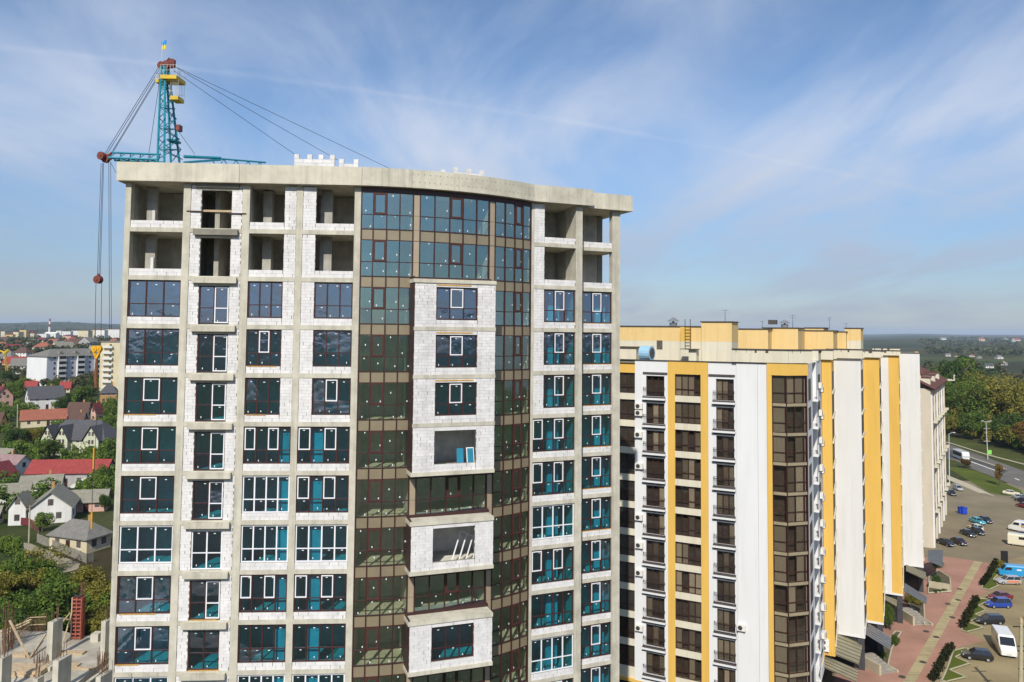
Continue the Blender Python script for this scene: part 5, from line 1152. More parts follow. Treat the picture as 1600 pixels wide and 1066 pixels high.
# the far town on the plain: blocks along the horizon
def far_block(label, u0, u1, vtop, vbase, wall_m, roof_m, kind='flat', st=7, name='town_block'):
    p = gnd((u0 + u1) / 2, vbase); s = p.y / FPX; w_ = (u1 - u0) * s; hgt = (vbase - vtop) * s
    return house(label, None, w_, 16, hgt * (1 if kind == 'flat' else .74), hgt * .26 if kind != 'flat' else .4, hr_.uniform(-12, 12), wall_m, roof_m, kind, (max(3, min(9, int(w_ / 9))), 0), .6, 'building', False, name, max(4, min(9, int(hgt / 5))), 'far town blocks', 3, at_p=p, winm='far_win', door=False)
mat('far_win', (.10, .10, .11), .5, .1, .2)
for a in ((5, 12, 518, 529, 'w_cream', 'r_brown', 'flat', 'cream block at the left end of the far skyline'), (12, 24, 520, 530, 'w_yellow', 'r_maroon', 'hip', 'yellow block with big maroon hip roof on the far skyline'), (24, 33, 519, 530, 'w_cream', 'r_maroon', 'flat', 'cream block right of the maroon hip roof'), (33, 43, 516, 528, 'w_yellow', 'r_brown', 'flat', 'tall yellow block on the far skyline'), (43, 55, 518, 528, 'w_cream', 'r_maroon', 'hip', 'cream block with maroon roof on the far skyline'), (60, 74, 522, 528, 'w_white', 'r_grey', 'flat', 'low white works hall left of the striped chimney'), (72, 90, 519, 528, 'w_white', 'w_white', 'gable', 'white works building at the foot of the striped chimney'), (89, 97, 517, 523, 'w_white', 'r_grey', 'flat', 'white block right of the striped chimney'), (99, 112, 518, 525, 'w_white', 'r_grey', 'flat', 'long white block midway between chimney and hoist ropes'), (113, 124, 517, 524, 'w_white', 'r_red', 'flat', 'white block with red roof edge before the hoist ropes'), (125, 141, 517, 531, 'w_cream', 'r_grey', 'flat', 'large cream block left of the hoist ropes'), (144, 151, 516, 528, 'w_cream', 'r_red', 'flat', 'cream block touching the hoist ropes'), (152, 166, 516, 529, 'w_white', 'r_red', 'flat', 'white block with red roof behind the hoist ropes'), (167, 187, 515, 528, 'w_white', 'r_red', 'flat', 'long white block with red roof beside the tower edge'), (100, 116, 523, 530, 'w_pink', 'r_maroon', 'hip', 'pink block with maroon roof below the long white block')):
    far_block(a[7], *a[:6], a[6])
# striped factory chimney
p = gnd(77, 524); tp = at(77.5, 498, p.y); t = thing('factory_chimney', 'tall red and white striped factory chimney on the far skyline', 'chimney', p)
for i in range(6):
    f0, f1 = i / 6, (i + 1) / 6; r0, r1 = 4.2 - 1.8 * f0, 4.2 - 1.8 * f1; zz = lambda f_: p.z + (tp.z - p.z) * f_
    MB().tube((p.x, p.y, zz(f0)), (p.x, p.y, zz(f1)), r0, r1, 12).build('shaft_band', 'w_white' if i < 3 or i == 4 else 'r_red', t)
# houses in the valley on the right
for i, (u, v_, sz, wl_, rf_, lb) in enumerate(((1481, 557, 16, 'w_white', 'r_grey', 'white house just above the dark green treetops'), (1494, 557.5, 14, 'w_cream', 'r_brown', 'cream house second along above the treetops'), (1519, 558, 15, 'w_white', 'r_orange', 'white house with orange roof in the middle of the valley'), (1530, 560, 12, 'w_white', 'r_grey', 'small white house next to the orange roof'), (1561, 561, 20, 'w_white', 'r_grey', 'wide white house right of the valley middle'), (1545, 575, 16, 'w_white', 'r_slate', 'white gabled house deep among the valley trees'), (1567, 571, 16, 'w_grey', 'r_asbestos', 'grey roofed house among the valley trees'), (1523, 580, 15, 'w_white', 'r_grey', 'white house peeping out behind the olive treetops'), (1533, 533.5, 40, 'w_cream', 'r_orange', 'cream farm high on the far slope'), (1571, 532.5, 40, 'w_white', 'r_grey', 'white farm high on the far slope'), (1588, 534.5, 44, 'w_white', 'r_red', 'white farm with red roof by the frame edge'), (1474, 532, 40, 'w_white', 'r_grey', 'lone white farm left on the far slope'), (1592, 596, 16, 'w_cream', 'r_maroon', 'cream house with maroon roof at the frame edge'), (1597, 634, 10, 'w_white', 'r_grey', 'white gable seen among trees at the frame edge'))):
    sz *= .55 if v_ > 540 else .7
    house(lb, (u, v_), sz, sz * .7, sz * .36, sz * .28, hr_.uniform(-30, 30), wl_, rf_, hr_.choice(('gable', 'hip')), (3, 2), storeys=1, chimney=False, group='houses in the valley')
# yellow lattice boom at the left edge
mat('crane_yellow', (.62, .42, .03), .5, .08, 3)
p = gnd(14, 596); b0 = p + Vector((0, 0, 1)); b1 = at(7, 551, p.y); b2 = at(-6, 546, p.y)
t = thing('crane_boom', 'yellow lattice crane boom rising at the left frame edge', 'crane', p)
for dx, dy in ((-.6, -.6), (.6, -.6), (.6, .6), (-.6, .6)): MB().tube(b0 + Vector((dx, dy, 0)), b1 + Vector((dx * .8, dy * .8, 0)), .14, .12, 4).build('chord', 'crane_yellow', t)
br = MB()
for i in range(12):
    a, c_ = b0.lerp(b1, i / 12), b0.lerp(b1, (i + 1) / 12); s = 1 if i % 2 else -1
    br.tube(a + Vector((-.6 * s, -.6, 0)), c_ + Vector((.6 * s, -.6, 0)), .08, .08, 4); br.tube(a + Vector((.6, -.6 * s, 0)), c_ + Vector((.6, .6 * s, 0)), .08, .08, 4)
br.build('lacing', 'crane_yellow', t); MB().tube(b1 + Vector((2.2, 0, 1.6)), b1 - Vector((0, 0, .5)), .7, .9, 6).tube(b1, b2, .5, .4, 6).build('boom_head', 'crane_yellow', t)
MB().box(p.x - 3, p.x + 3, p.y - 1.3, p.y + 1.3, p.z - .5, p.z + 1.6).build('carrier', 'crane_yellow', t)
# lane and yard in front of the cottage
def patch(name, pts, m, dz=.05):
    P = [gnd(u, v) for u, v in pts]
    if sum(a.x * b.y - b.x * a.y for a, b in zip(P, P[1:] + P[:1])) < 0: P.reverse()
    mb = MB(); mb.v = [(q.x, q.y, q.z + dz) for q in P]; mb.f = [tuple(range(len(P)))]; mb.m = [0]; o = mb.build(name, m); o['kind'] = 'structure'; return o
mat('lane', (.30, .26, .18), .95, .12, .5, .3)
patch('lane', [(36, 848), (48, 850), (125, 881), (122, 890), (95, 897), (62, 886), (40, 868)], 'lane')
patch('yard', [(70, 842), (130, 868), (128, 876), (60, 850)], 'verge', .03)
def fence(label, pts, h, m, name='fence', pst=2.2):
    P = [gnd(u, v) for u, v in pts]; t = thing(name, label, 'fence', P[0])
    for a, b in zip(P, P[1:]):
        fr = Frame((a.x, a.y), (b.x - a.x, b.y - a.y)); l_ = (V2(b) - V2(a)).length; n = max(1, int(l_ / pst))
        for i in range(n): fr.box(MB(), l_ * i / n + .06, l_ * (i + 1) / n - .06, -.03, .03, a.z + .1, a.z + h).build('panel', m, t)
        for i in range(n + 1): fr.box(MB(), l_ * i / n - .06, l_ * i / n + .06, -.07, .07, a.z - .3, a.z + h + .1).build('post', 'concrete_dark', t)
fence('grey fence between the cottage yard and the lane', [(58, 848), (135, 881), (145, 878)], 1.7, 'concrete_dark')
fence('low fence before the white gabled yard', [(20, 820), (45, 822), (60, 832)], 1.6, 'r_maroon')
p = gnd(45, 848); t = thing('utility_post', 'pale wooden utility post at the bend of the lane', 'pole', p); MB().tube(p, at(47, 790, p.y), .16, .11, 7).build('shaft', 'pole_concrete', t); MB().box(at(47, 793, p.y).x - .9, at(47, 793, p.y).x + .9, p.y - .05, p.y + .05, at(47, 793, p.y).z - .05, at(47, 793, p.y).z + .05).build('cross_arm', 'rail_iron', t)
p = gnd(27, 668); t = thing('utility_post', 'pale post standing among trees left of the orange roof', 'pole', p); MB().tube(p, at(27.5, 631, p.y), .2, .14, 7).build('shaft', 'pole_concrete', t)
# ------------------------------------------------------------------ tower crane behind the tower
mat('pane_blue', (.03, .22, .34), .25, .05, 3)
mat('crane_teal', (.02, .24, .32), .5, .1, 3); mat('crane_red', (.20, .055, .04), .6, .15, 4); mat('rope', (.035, .035, .04), .7, .1, 5); mat('hook_yellow', (.72, .38, .02), .5, .1, 5); mat('rust', (.22, .09, .04), .85, .2, 5); mat('flag_blue', (.02, .33, .75), .8, .02, 3); mat('flag_yellow', (.80, .66, .05), .8, .02, 3)
CY = 63.5
def cp(x, y, Y=CY): return at(130 + x / 5.33, 60 + y / 5.33, Y)
foot_c = cp(715, 1060); crane = thing('tower_crane', 'teal lattice tower crane with red sheaves and yellow platforms behind the tower roof', 'crane', (foot_c.x, foot_c.y, 0))
hd = at(259, 103, CY)
feet = [cp(618, 1010, CY - 1.4), cp(680, 1020, CY - 2.2), cp(745, 1020, CY + 1.6), cp(828, 1010, CY + .4)]
tops = [cp(648, 235, CY - .3), cp(682, 235, CY - .5), cp(695, 240, CY + .4), cp(712, 250, CY + .2)]
for a, b in zip(feet, tops):
    MB().tube(Vector((a.x, a.y, a.z - 2)), b, .10, .09, 6).build('leg', 'crane_teal', crane)
for i, j in ((0, 1), (1, 3), (3, 2), (2, 0), (0, 3)):
    lac = MB(); n = 9
    for k in range(n):
        f0, f1 = k / n, (k + 1) / n
        a, b = (i, j) if k % 2 else (j, i)
        lac.tube(feet[a].lerp(tops[a], f0), feet[b].lerp(tops[b], f1), .035, .035, 4)
        if k % 2 == 0: lac.tube(feet[a].lerp(tops[a], f1), feet[b].lerp(tops[b], f1), .035, .035, 4)
    lac.build('lacing', 'crane_teal', crane)
# mast below, down to the ground
mz = feet[0].z - 1.5; cx, cy_ = foot_c.x, foot_c.y
for sx in (-1, 1):
    for sy in (-1, 1): MB().tube((cx + sx * 1.1, cy_ + sy * 1.1, 0), (cx + sx * 1.1, cy_ + sy * 1.1, mz), .12, .12, 5).build('mast_chord', 'crane_teal', crane)
ml = MB(); k = 0.0
while k < mz - 2:
    s = 1 if int(k / 2) % 2 else -1
    for sy in (-1, 1): ml.tube((cx - 1.1 * s, cy_ + sy * 1.1, k), (cx + 1.1 * s, cy_ + sy * 1.1, k + 2), .05, .05, 4); ml.tube((cx + sy * 1.1, cy_ - 1.1 * s, k), (cx + sy * 1.1, cy_ + 1.1 * s, k + 2), .05, .05, 4)
    k += 2
ml.build('mast_lacing', 'crane_teal', crane)
# head sheaves
def sheave(c, r, ax, name='sheave', m='crane_red', w_=.12):
    ax = Vector(ax).normalized(); MB().tube(c - ax * w_, c + ax * w_, r, r, 16).tube(c - ax * (w_ + .05), c + ax * (w_ + .05), r * .35, r * .35, 8).build(name, m, crane)
for x, y, r in ((650, 225, .32), (690, 222, .36), (735, 212, .34), (745, 195, .24)): sheave(cp(x, y), r, (.25, 1, 0))
MB().tube(cp(655, 240), cp(715, 165), .07, .07, 5).tube(cp(715, 165), cp(765, 235), .07, .07, 5).tube(cp(655, 240), cp(760, 240), .12, .12, 5).build('head_frame', 'crane_red', crane)
def platform(x0, x1, y, w_=.9, rail_h=.95):
    a, b = cp(x0, y), cp(x1, y); MB().box(a.x, b.x, a.y - w_, a.y + w_, a.z - .22, a.z + .1).build('platform', 'crane_yellow', crane)
    rl = MB()
    for s in (-w_, w_):
        for k in range(6): x = a.x + (b.x - a.x) * k / 5; rl.tube((x, a.y + s, a.z), (x, a.y + s, a.z + rail_h), .013, .013, 4)
        for h_ in (.5, rail_h): rl.tube((a.x, a.y + s, a.z + h_), (b.x, a.y + s, a.z + h_), .014, .014, 4)
    rl.build('guard_rail', 'lamp_grey', crane)
platform(682, 815, 342); platform(750, 815, 505, .6, 1.4); platform(625, 650, 360, .5, .5)
MB().box(*sorted((cp(720, 860).x, cp(790, 860).x)), CY - .6, CY + .6, cp(720, 865).z, cp(720, 850).z).build('landing', 'crane_teal', crane)
MB().box(cp(785, 740).x, cp(815, 740).x, CY - .3, CY + .3, cp(785, 775).z, cp(785, 725).z).build('winch_box', 'crane_red', crane)
# jib towards the left with its sheave
jt = cp(190, 1000); j0, j1 = cp(235, 1005), cp(640, 1022)
for dz, dy in ((0, -.5), (0, .5), (.55, 0)):
    MB().tube(j0 + Vector((0, dy, dz)), j1 + Vector((0, dy, dz)), .09, .09, 5).build('jib_chord', 'crane_teal', crane)
jl = MB()
for k in range(10):
    a, b = j0.lerp(j1, k / 10), j0.lerp(j1, (k + 1) / 10); s = 1 if k % 2 else -1
    jl.tube(a + Vector((0, .5 * s, 0)), b + Vector((0, 0, .55)), .04, .04, 4); jl.tube(a + Vector((0, .5 * s, 0)), b + Vector((0, -.5 * s, 0)), .04, .04, 4)
jl.build('jib_lacing', 'crane_teal', crane)
sheave(jt, .38, (.3, 1, 0), 'jib_sheave'); sheave(jt + Vector((-.25, -.3, .15)), .34, (.3, 1, 0), 'jib_sheave'); MB().tube(jt, cp(240, 950), .13, .1, 6).tube(jt, j0, .14, .1, 6).build('jib_tip', 'crane_red', crane)
# long boom receding to the right behind the roof
b0, b1 = cp(840, 985, CY + .5), at(345, 247, CY + 3); bq = at(285 + 130, 254, CY + 7)
for a, b in ((b0, b1),): MB().tube(a, b, .14, .12, 6).tube(a - Vector((0, 0, .5)), b - Vector((0, 0, .15)), .1, .1, 5).build('counter_jib', 'crane_teal', crane)
for dz in (0, -.9): MB().tube(at(330, 247, CY + 3) + Vector((0, 0, dz)), bq + Vector((0, 0, dz)), .08, .08, 5).build('boom_chord', 'crane_teal', crane)
bl_ = MB(); a_, c_ = at(330, 247, CY + 3), bq
for k in range(9): bl_.tube(a_.lerp(c_, k / 9) + Vector((0, 0, -.9 * (k % 2))), a_.lerp(c_, (k + 1) / 9) + Vector((0, 0, -.9 * ((k + 1) % 2))), .05, .05, 4)
bl_.build('boom_lacing', 'crane_teal', crane)
# ropes
def ropes(name, pairs, r=.022):
    for a, b in pairs: MB().tube(a, b, r, r, 4).build(name, 'rope', crane)
ropes('stay_rope', [(cp(628, 240), cp(175, 970)), (cp(632, 262), cp(195, 968)), (cp(635, 290), cp(232, 960)), (cp(640, 300), cp(246, 950))])
ropes('stay_rope', [(cp(765, 235), at(608, 263, CY + 14)), (cp(765, 240), at(527, 250, CY + 11)), (cp(745, 262), at(463, 243, CY + 8)), (cp(640, 330), cp(540, 1005)), (cp(800, 785), cp(930, 965))], .021)
hb_ = at(153.5, 437, CY); hk = at(151.5, 546, CY)
ropes('hoist_rope', [(at(158, 255, CY), at(152.2, 432, CY)), (at(160.5, 255, CY), at(154.5, 432, CY)), (at(162, 255, CY), at(156.5, 434, CY)), (at(150, 440, CY), at(148, 545, CY)), (at(159, 440, CY), at(157.5, 545, CY)), (at(170, 254, CY), at(171, 515, CY)), (at(173, 254, CY), at(174, 515, CY)), (at(153, 600, CY), at(147, 740, CY))], .02)
MB().tube(at(172, 252, CY), at(180, 268, CY), .02, .02, 4).tube(at(180, 268, CY), at(189, 279, CY), .02, .02, 4).build('hoist_rope', 'rope', crane)
sheave(hb_, .33, (.2, 1, 0), 'upper_block', 'crane_red', .2); MB().tube(hb_, hb_ + Vector((0, 0, .5)), .16, .1, 6).build('upper_block', 'crane_red', crane)
sheave(hk + Vector((-.18, 0, .05)), .26, (.2, 1, 0), 'hook_sheave', 'hook_yellow'); sheave(hk + Vector((.18, 0, .05)), .26, (.2, 1, 0), 'hook_sheave', 'hook_yellow'); MB().tube(hk + Vector((-.3, 0, -.1)), hk + Vector((0, 0, -.75)), .1, .12, 5).tube(hk + Vector((.3, 0, -.1)), hk + Vector((0, 0, -.75)), .1, .12, 5).build('hook_frame', 'hook_yellow', crane)
h2 = hk + Vector((0, 0, -.7)); MB().tube(h2, at(150.5, 578, CY), .10, .14, 6).tube(at(150.5, 578, CY), at(150, 606, CY), .17, .12, 6).build('hook_shank', 'rust', crane)
for a, b in ((at(147, 700, CY), at(146, 733, CY)), (at(143.5, 800, CY), at(143, 826, CY))): MB().tube(a, b, .07, .07, 5).build('sling_hook', 'hook_yellow', crane)
ropes('sling_rope', [(at(146, 733, CY), at(143.5, 800, CY))], .022)
f0_ = at(254, 80, CY); MB().tube(at(253, 92, CY), at(254.5, 64, CY), .025, .02, 4).build('flag_pole', 'lamp_grey', crane)
fl_ = MB(); 
def wavy(z0, z1, m):
    mb = MB(); n = 6; x0 = f0_.x - .1
    for i in range(n):
        xa, xb_ = x0 + .42 * i / n, x0 + .42 * (i + 1) / n; ya, yb2 = CY + .12 * math.sin(i), CY + .12 * math.sin(i + 1)
        mb.quad((xa, ya, z0), (xb_, yb2, z0 + .05), (xb_, yb2, z1 + .05), (xa, ya, z1)).quad((xa, ya + .012, z1), (xb_, yb2 + .012, z1 + .05), (xb_, yb2 + .012, z0 + .05), (xa, ya + .012, z0))
    mb.build('flag', m, crane)
zt2, zb2 = at(254, 64, CY).z, at(254, 78, CY).z; wavy((zt2 + zb2) / 2, zt2, 'flag_blue'); wavy(zb2, (zt2 + zb2) / 2, 'flag_yellow')
# ------------------------------------------------------------------ block walls being laid on the roof, back from the parapet
def roof_wall(label, u0, u1, vtop, d, crenels, fr, rows=3):
    a0, a1 = fr.hit(u0, vtop, d)[0], fr.hit(u1, vtop, d)[0]; zt_ = fr.hit((u0 + u1) / 2, vtop, d)[1]; z0 = roof_z + .2
    c = fr.p((a0 + a1) / 2, d); t = thing('block_wall', label, 'wall', (c.x, c.y, z0), 'low walls on the roof')
    h = .25; n = max(2, int((zt_ - z0 - .2) / h))
    for r in range(n):
        x = a0 - (.3 if r % 2 else 0)
        while x < a1 - .06:
            b0_, b1_ = max(a0, x), min(a1, x + .6); x += .6
            if b1_ - b0_ > .06: put('block', block_mesh(b1_ - b0_ - .012, h - .012), t, fr.at(b0_, d, z0 + r * h))
    for f_ in crenels:
        xx = a0 + (a1 - a0) * f_; put('block', block_mesh(.3, .3), t, fr.at(min(max(xx - .15, a0), a1 - .3), d, z0 + n * h))
roof_wall('wide white block wall on the roof, with four upstanding blocks', 460, 523, 244, -1.4, (0, .38, .66, 1), FL)
roof_wall('narrow white block wall on the roof beside the wide one', 530, 560, 248, -1.4, (0, 1), FL)
FAR_ = Frame(arc(.30, -1.6), arc(.7, -1.6) - arc(.30, -1.6))
roof_wall('white block wall on the roof above the curved glass', 709, 757, 261, 0, (.05, .5, 1), FAR_)
roof_wall('single stub of white blocks on the roof near the curve start', 688, 697, 262, 0, (.5,), FAR_)
# leaning frames and stored panes inside the open boxes
t = thing('spare_window', 'blue glazed spare sash leaning inside the open box window', 'window', (FBX.p(3.6, -1.0).x, FBX.p(3.6, -1.0).y, lev(6) + .16)); z = lev(6) + .16
Mx = FBX.at(3.75, -.75, z) @ Matrix.Rotation(rad(-14), 4, 'X'); MB().box(0, .5, 0, .05, 0, 1.25).build('sash_frame', 'white_frame', t, Mx); MB().box(.05, .45, -.01, -.002, .06, 1.19).build('pane', 'pane_blue', t, Mx)
Mx = FBX.at(3.2, -1.2, z) @ Matrix.Rotation(rad(-10), 4, 'X'); MB().box(0, .45, 0, .05, 0, 1.15).build('sash_frame', 'pane_blue', t, Mx)
t = thing('spare_frame', 'bare white window frame leaning in the lower open box window', 'window frame', (FBX.p(3.3, -1.0).x, FBX.p(3.3, -1.0).y, lev(8) + .16)); z = lev(8) + .16
Mx = FBX.at(2.7, -.7, z) @ Matrix.Rotation(rad(24), 4, 'Y') @ Matrix.Rotation(rad(-18), 4, 'X'); fm_ = MB()
for x in (0, .45, .9, 1.35): MB().box(x, x + .07, 0, .06, .07, 2.1).build('stile', 'white_frame', t, Mx)
MB().box(0, 1.42, 0, .06, 0, .07).build('rail', 'white_frame', t, Mx); MB().box(0, 1.42, 0, .06, 2.1, 2.17).build('rail', 'white_frame', t, Mx)
# ------------------------------------------------------------------ the lower block still being cast, left of the tower
mat('form_red', (.36, .10, .065), .7, .15, 4); mat('site_slab', (.46, .43, .36), .95, .1, .7, .3, col2=(.24, .21, .16), fine=6); mat('rebar', (.16, .09, .05), .8, .2, 6)
SZ = lev(10) + .14
def st(x, y): return (x / 7.3, 920 + y / 7.3)
def sp(x, y, z=SZ): return on(*st(x, y), z)
cst = thing('unfinished_block', 'half cast concrete storey with bare columns and red formwork beside the tower', 'building', (-31, 46, 0))
e = [sp(-900, 560), sp(350, 480), sp(690, 476), sp(930, 540), sp(1150, 538)]; backY = e[3].y
P = [V2((-60, 34)), V2((-25.2, 34)), V2((-25.2, backY + .4)), V2(e[3]), V2(e[2]), V2(e[1]), V2((-60, e[1].y + 2))]
MB().prism([(p.x, p.y) for p in P], SZ - .3, SZ).build('floor_slab', 'site_slab', cst)
MB().prism([(p.x + .3, p.y - .4) for p in P], 0, SZ - .301).build('lower_storeys', 'concrete', cst)
def ccol(x0, x1, xd, yb_, yt_, name='column', m='concrete', dx=None):
    """column from the pixels of its lit front face; xd is where its shaded side ends"""
    a, b = sp(x0, yb_), sp(x1, yb_); zt_ = at(*st((x0 + x1) / 2, yt_), a.y).z
    l_ = b.x - a.x; dp = (sp(xd, yb_).x - b.x)
    q = [(a.x, a.y), (b.x, a.y), (b.x + dp * .35, a.y + dp * 2.2), (a.x + dp * .35, a.y + dp * 2.2)]
    MB().prism(q, SZ + .002, zt_).build(name, m, cst)
    rb = MB()
    for i in range(6):
        f_ = rng.random(); g_ = rng.random(); xx = a.x + l_ * (.1 + .8 * f_) + dp * .35 * g_; yy = a.y + dp * 2.2 * (.1 + .8 * g_); rb.tube((xx, yy, zt_ - .05), (xx + rng.uniform(-.05, .05), yy, zt_ + rng.uniform(.5, 1.0)), .016, .016, 4)
    o = rb.build('starter_bars', 'rebar', cst); o['kind'] = 'stuff'
    return a, b, zt_
ccol(525, 590, 660, 820, 385); ccol(588, 655, 750, 1190, 830); ccol(1140, 1192, 1245, 800, 375); ccol(1085, 1142, 1235, 1200, 1010); ccol(-60, 10, 75, 1200, 800); ccol(370, 425, 470, 1150, 1030)
# red formwork round a fresh column
a, b = sp(812, 578), sp(920, 578); zt_ = at(*st(860, 100), a.y).z
MB().box(a.x + .04, b.x - .04, a.y + .02, a.y + .32, SZ + .003, zt_ + .06).build('fresh_column', 'brown_clad', cst)
for i in range(11):
    z = SZ + .12 + (zt_ - SZ - .25) * i / 10; MB().box(a.x - .01, b.x + .01, a.y - .06, a.y + .015, z - .04, z + .04).build('formwork_rail', 'form_red', cst)
for x in (a.x, (a.x + b.x) / 2, b.x): MB().box(x - .03, x + .03, a.y - .08, a.y + .01, SZ + .01, zt_).build('formwork_stud', 'form_red' if x != a.x else 'w_pink', cst)
MB().box(a.x - .06, a.x + .03, a.y, a.y + .34, SZ + .01, zt_).build('formwork_side', 'form_red', cst); MB().box(b.x - .03, b.x + .06, a.y, a.y + .34, SZ + .01, zt_).build('formwork_side', 'form_red', cst)
rb = MB()
for i in range(8): xx = a.x + (b.x - a.x) * rng.random(); rb.tube((xx, a.y + .3, zt_), (xx, a.y + .3, zt_ + .9), .015, .015, 4)
rb.build('starter_bars', 'rebar', cst)['kind'] = 'stuff'
def prop(p0, p1, y0, y1, r=.05, m='timber'):
    A = at(*st(*p0), y0); B = at(*st(*p1), y1); MB().tube(A, B, r, r, 5).build('prop', m, cst)
y0 = sp(335, 800).y
prop((110, 360), (335, 800), y0, y0, .07); prop((335, 800), (520, 520), y0, y0 + 2, .07); prop((705, 660), (820, 270), a.y - .8, a.y - .1); prop((740, 620), (800, 560), a.y - .6, a.y - .1, .04); prop((690, 410), (800, 280), a.y - 1.2, a.y - .1, .05); prop((685, 340), (815, 355), a.y - .6, a.y - .1, .05); prop((0, 500), (360, 350), y0 + 2, y0 + 2.6, .06); prop((20, 540), (340, 380), y0 + 2, y0 + 2.6, .06); prop((0, 850), (70, 1060), y0 - 3.5, y0 - 4, .05, 'lamp_grey')
rb = MB()
for i in range(60):
    f_ = i / 59; x, y = 20 + 500 * f_, 760 - 270 * min(1, f_ * 1.7); q = sp(x, y); rb.tube(q, q + Vector((rng.uniform(-.06, .06), 0, rng.uniform(.9, 1.3) if f_ > .1 else 1.6)), .014, .014, 4)
for i in range(26): q = sp(20 + rng.random() * 130, 640 + rng.random() * 90); rb.tube(q, q + Vector((rng.uniform(-.1, .1), 0, rng.uniform(1.6, 3.2))), .014, .014, 4)
for i in range(22): q = sp(380 + rng.random() * 200, 830 + rng.random() * 90); rb.tube(q, q + Vector((rng.uniform(-.05, .05), 0, rng.uniform(.5, .9))), .014, .014, 4)
for i in range(20): q = sp(1095 + rng.random() * 130, 930 + rng.random() * 80); rb.tube(q, q + Vector((rng.uniform(-.05, .05), 0, rng.uniform(.8, 1.5))), .014, .014, 4)
rb.build('rebar', 'rebar', cst)['kind'] = 'stuff'
rl = MB()
for k in (.5, 1.0):
    rl.tube(sp(20, 760) + Vector((0, 0, k)), sp(330, 500) + Vector((0, 0, k)), .03, .03, 4); rl.tube(sp(330, 500) + Vector((0, 0, k)), sp(520, 490) + Vector((0, 0, k)), .03, .03, 4)
rl.build('guard_rail', 'timber', cst)
for i, (x, y, w_, d_, h_, m) in enumerate(((820, 740, 1.6, .5, .12, 'timber'), (900, 920, 1.8, .25, .1, 'timber'), (800, 880, 1.1, .5, .1, 'timber'), (520, 920, .9, .6, .25, 'concrete'), (230, 770, .9, .4, .2, 'timber'), (160, 990, 2.6, .5, .15, 'timber'), (300, 950, 2.4, 1.2, .28, 'timber'), (1100, 590, .5, .6, .5, 'concrete'))):
    q = sp(x, y); MB().box(q.x - w_ / 2, q.x + w_ / 2, q.y - d_ / 2, q.y + d_ / 2, SZ + .003, SZ + h_).build('formwork_board', m, cst)
# ------------------------------------------------------------------ foliage
def leaf_mat(name, c1, c2, c3, scale=.35, rnd=.18):
    m = bpy.data.materials.new(name); m.use_nodes = True; t = m.node_tree; n_ = t.nodes; l_ = t.links
    b = n_['Principled BSDF']; b.inputs['Roughness'].default_value = .75; b.inputs['Specular IOR Level'].default_value = .15
    g = n_.new('ShaderNodeNewGeometry'); nz = n_.new('ShaderNodeTexNoise'); nz.inputs['Scale'].default_value = scale; nz.inputs['Detail'].default_value = 5; nz.inputs['Roughness'].default_value = .7; l_.new(g.outputs['Position'], nz.inputs[0])
    r = n_.new('ShaderNodeValToRGB'); e = r.color_ramp.elements; e[0].position = .34; e[0].color = (*c1, 1); e[1].position = .68; e[1].color = (*c3, 1); q = e.new(.5); q.color = (*c2, 1); l_.new(nz.outputs[0], r.inputs[0])
    oi = n_.new('ShaderNodeObjectInfo'); mr = n_.new('ShaderNodeMapRange'); mr.inputs[3].default_value = 1 - rnd; mr.inputs[4].default_value = 1 + rnd; l_.new(oi.outputs['Random'], mr.inputs[0])
    wn_ = n_.new('ShaderNodeTexWhiteNoise'); l_.new(g.outputs['Random Per Island'], wn_.inputs['Vector'])
    mr2 = n_.new('ShaderNodeMapRange'); mr2.inputs[3].default_value = .65; mr2.inputs[4].default_value = 1.35; l_.new(g.outputs['Random Per Island'], mr2.inputs[0])
    ml_ = n_.new('ShaderNodeMath'); ml_.operation = 'MULTIPLY'; l_.new(mr.outputs[0], ml_.inputs[0]); l_.new(mr2.outputs[0], ml_.inputs[1])
    hs = n_.new('ShaderNodeHueSaturation'); l_.new(ml_.outputs[0], hs.inputs['Value']); l_.new(r.outputs[0], hs.inputs['Color']); l_.new(hs.outputs[0], b.inputs['Base Color'])
    tr_ = n_.new('ShaderNodeBsdfTranslucent'); l_.new(hs.outputs[0], tr_.inputs[0]); mx = n_.new('ShaderNodeMixShader'); mx.inputs[0].default_value = .28
    l_.new(b.outputs[0], mx.inputs[1]); l_.new(tr_.outputs[0], mx.inputs[2]); l_.new(mx.outputs[0], n_['Material Output'].inputs[0]); MATS[name] = m
leaf_mat('leaf_green', (0.044, 0.083, 0.016), (0.099, 0.157, 0.026), (0.186, 0.241, 0.039))
leaf_mat('leaf_dark', (0.027, 0.058, 0.016), (0.055, 0.101, 0.022), (0.101, 0.156, 0.031))
leaf_mat('leaf_olive', (0.086, 0.091, 0.018), (0.184, 0.168, 0.030), (0.302, 0.248, 0.043))
leaf_mat('leaf_rust', (0.083, 0.048, 0.015), (0.150, 0.090, 0.022), (0.210, 0.128, 0.027))
leaf_mat('leaf_hedge_shade', (.014, .016, .007), (.026, .028, .010), (.045, .050, .014), 1.2)  # hedge green, darkened so the colour also carries the hedge's cast shadow
leaf_mat('far_green', (0.044, 0.065, 0.026), (0.087, 0.101, 0.039), (0.164, 0.144, 0.065), .02)
mat('bark', (.11, .085, .06), .95, .15, 3)
nr = np.random.default_rng(11)
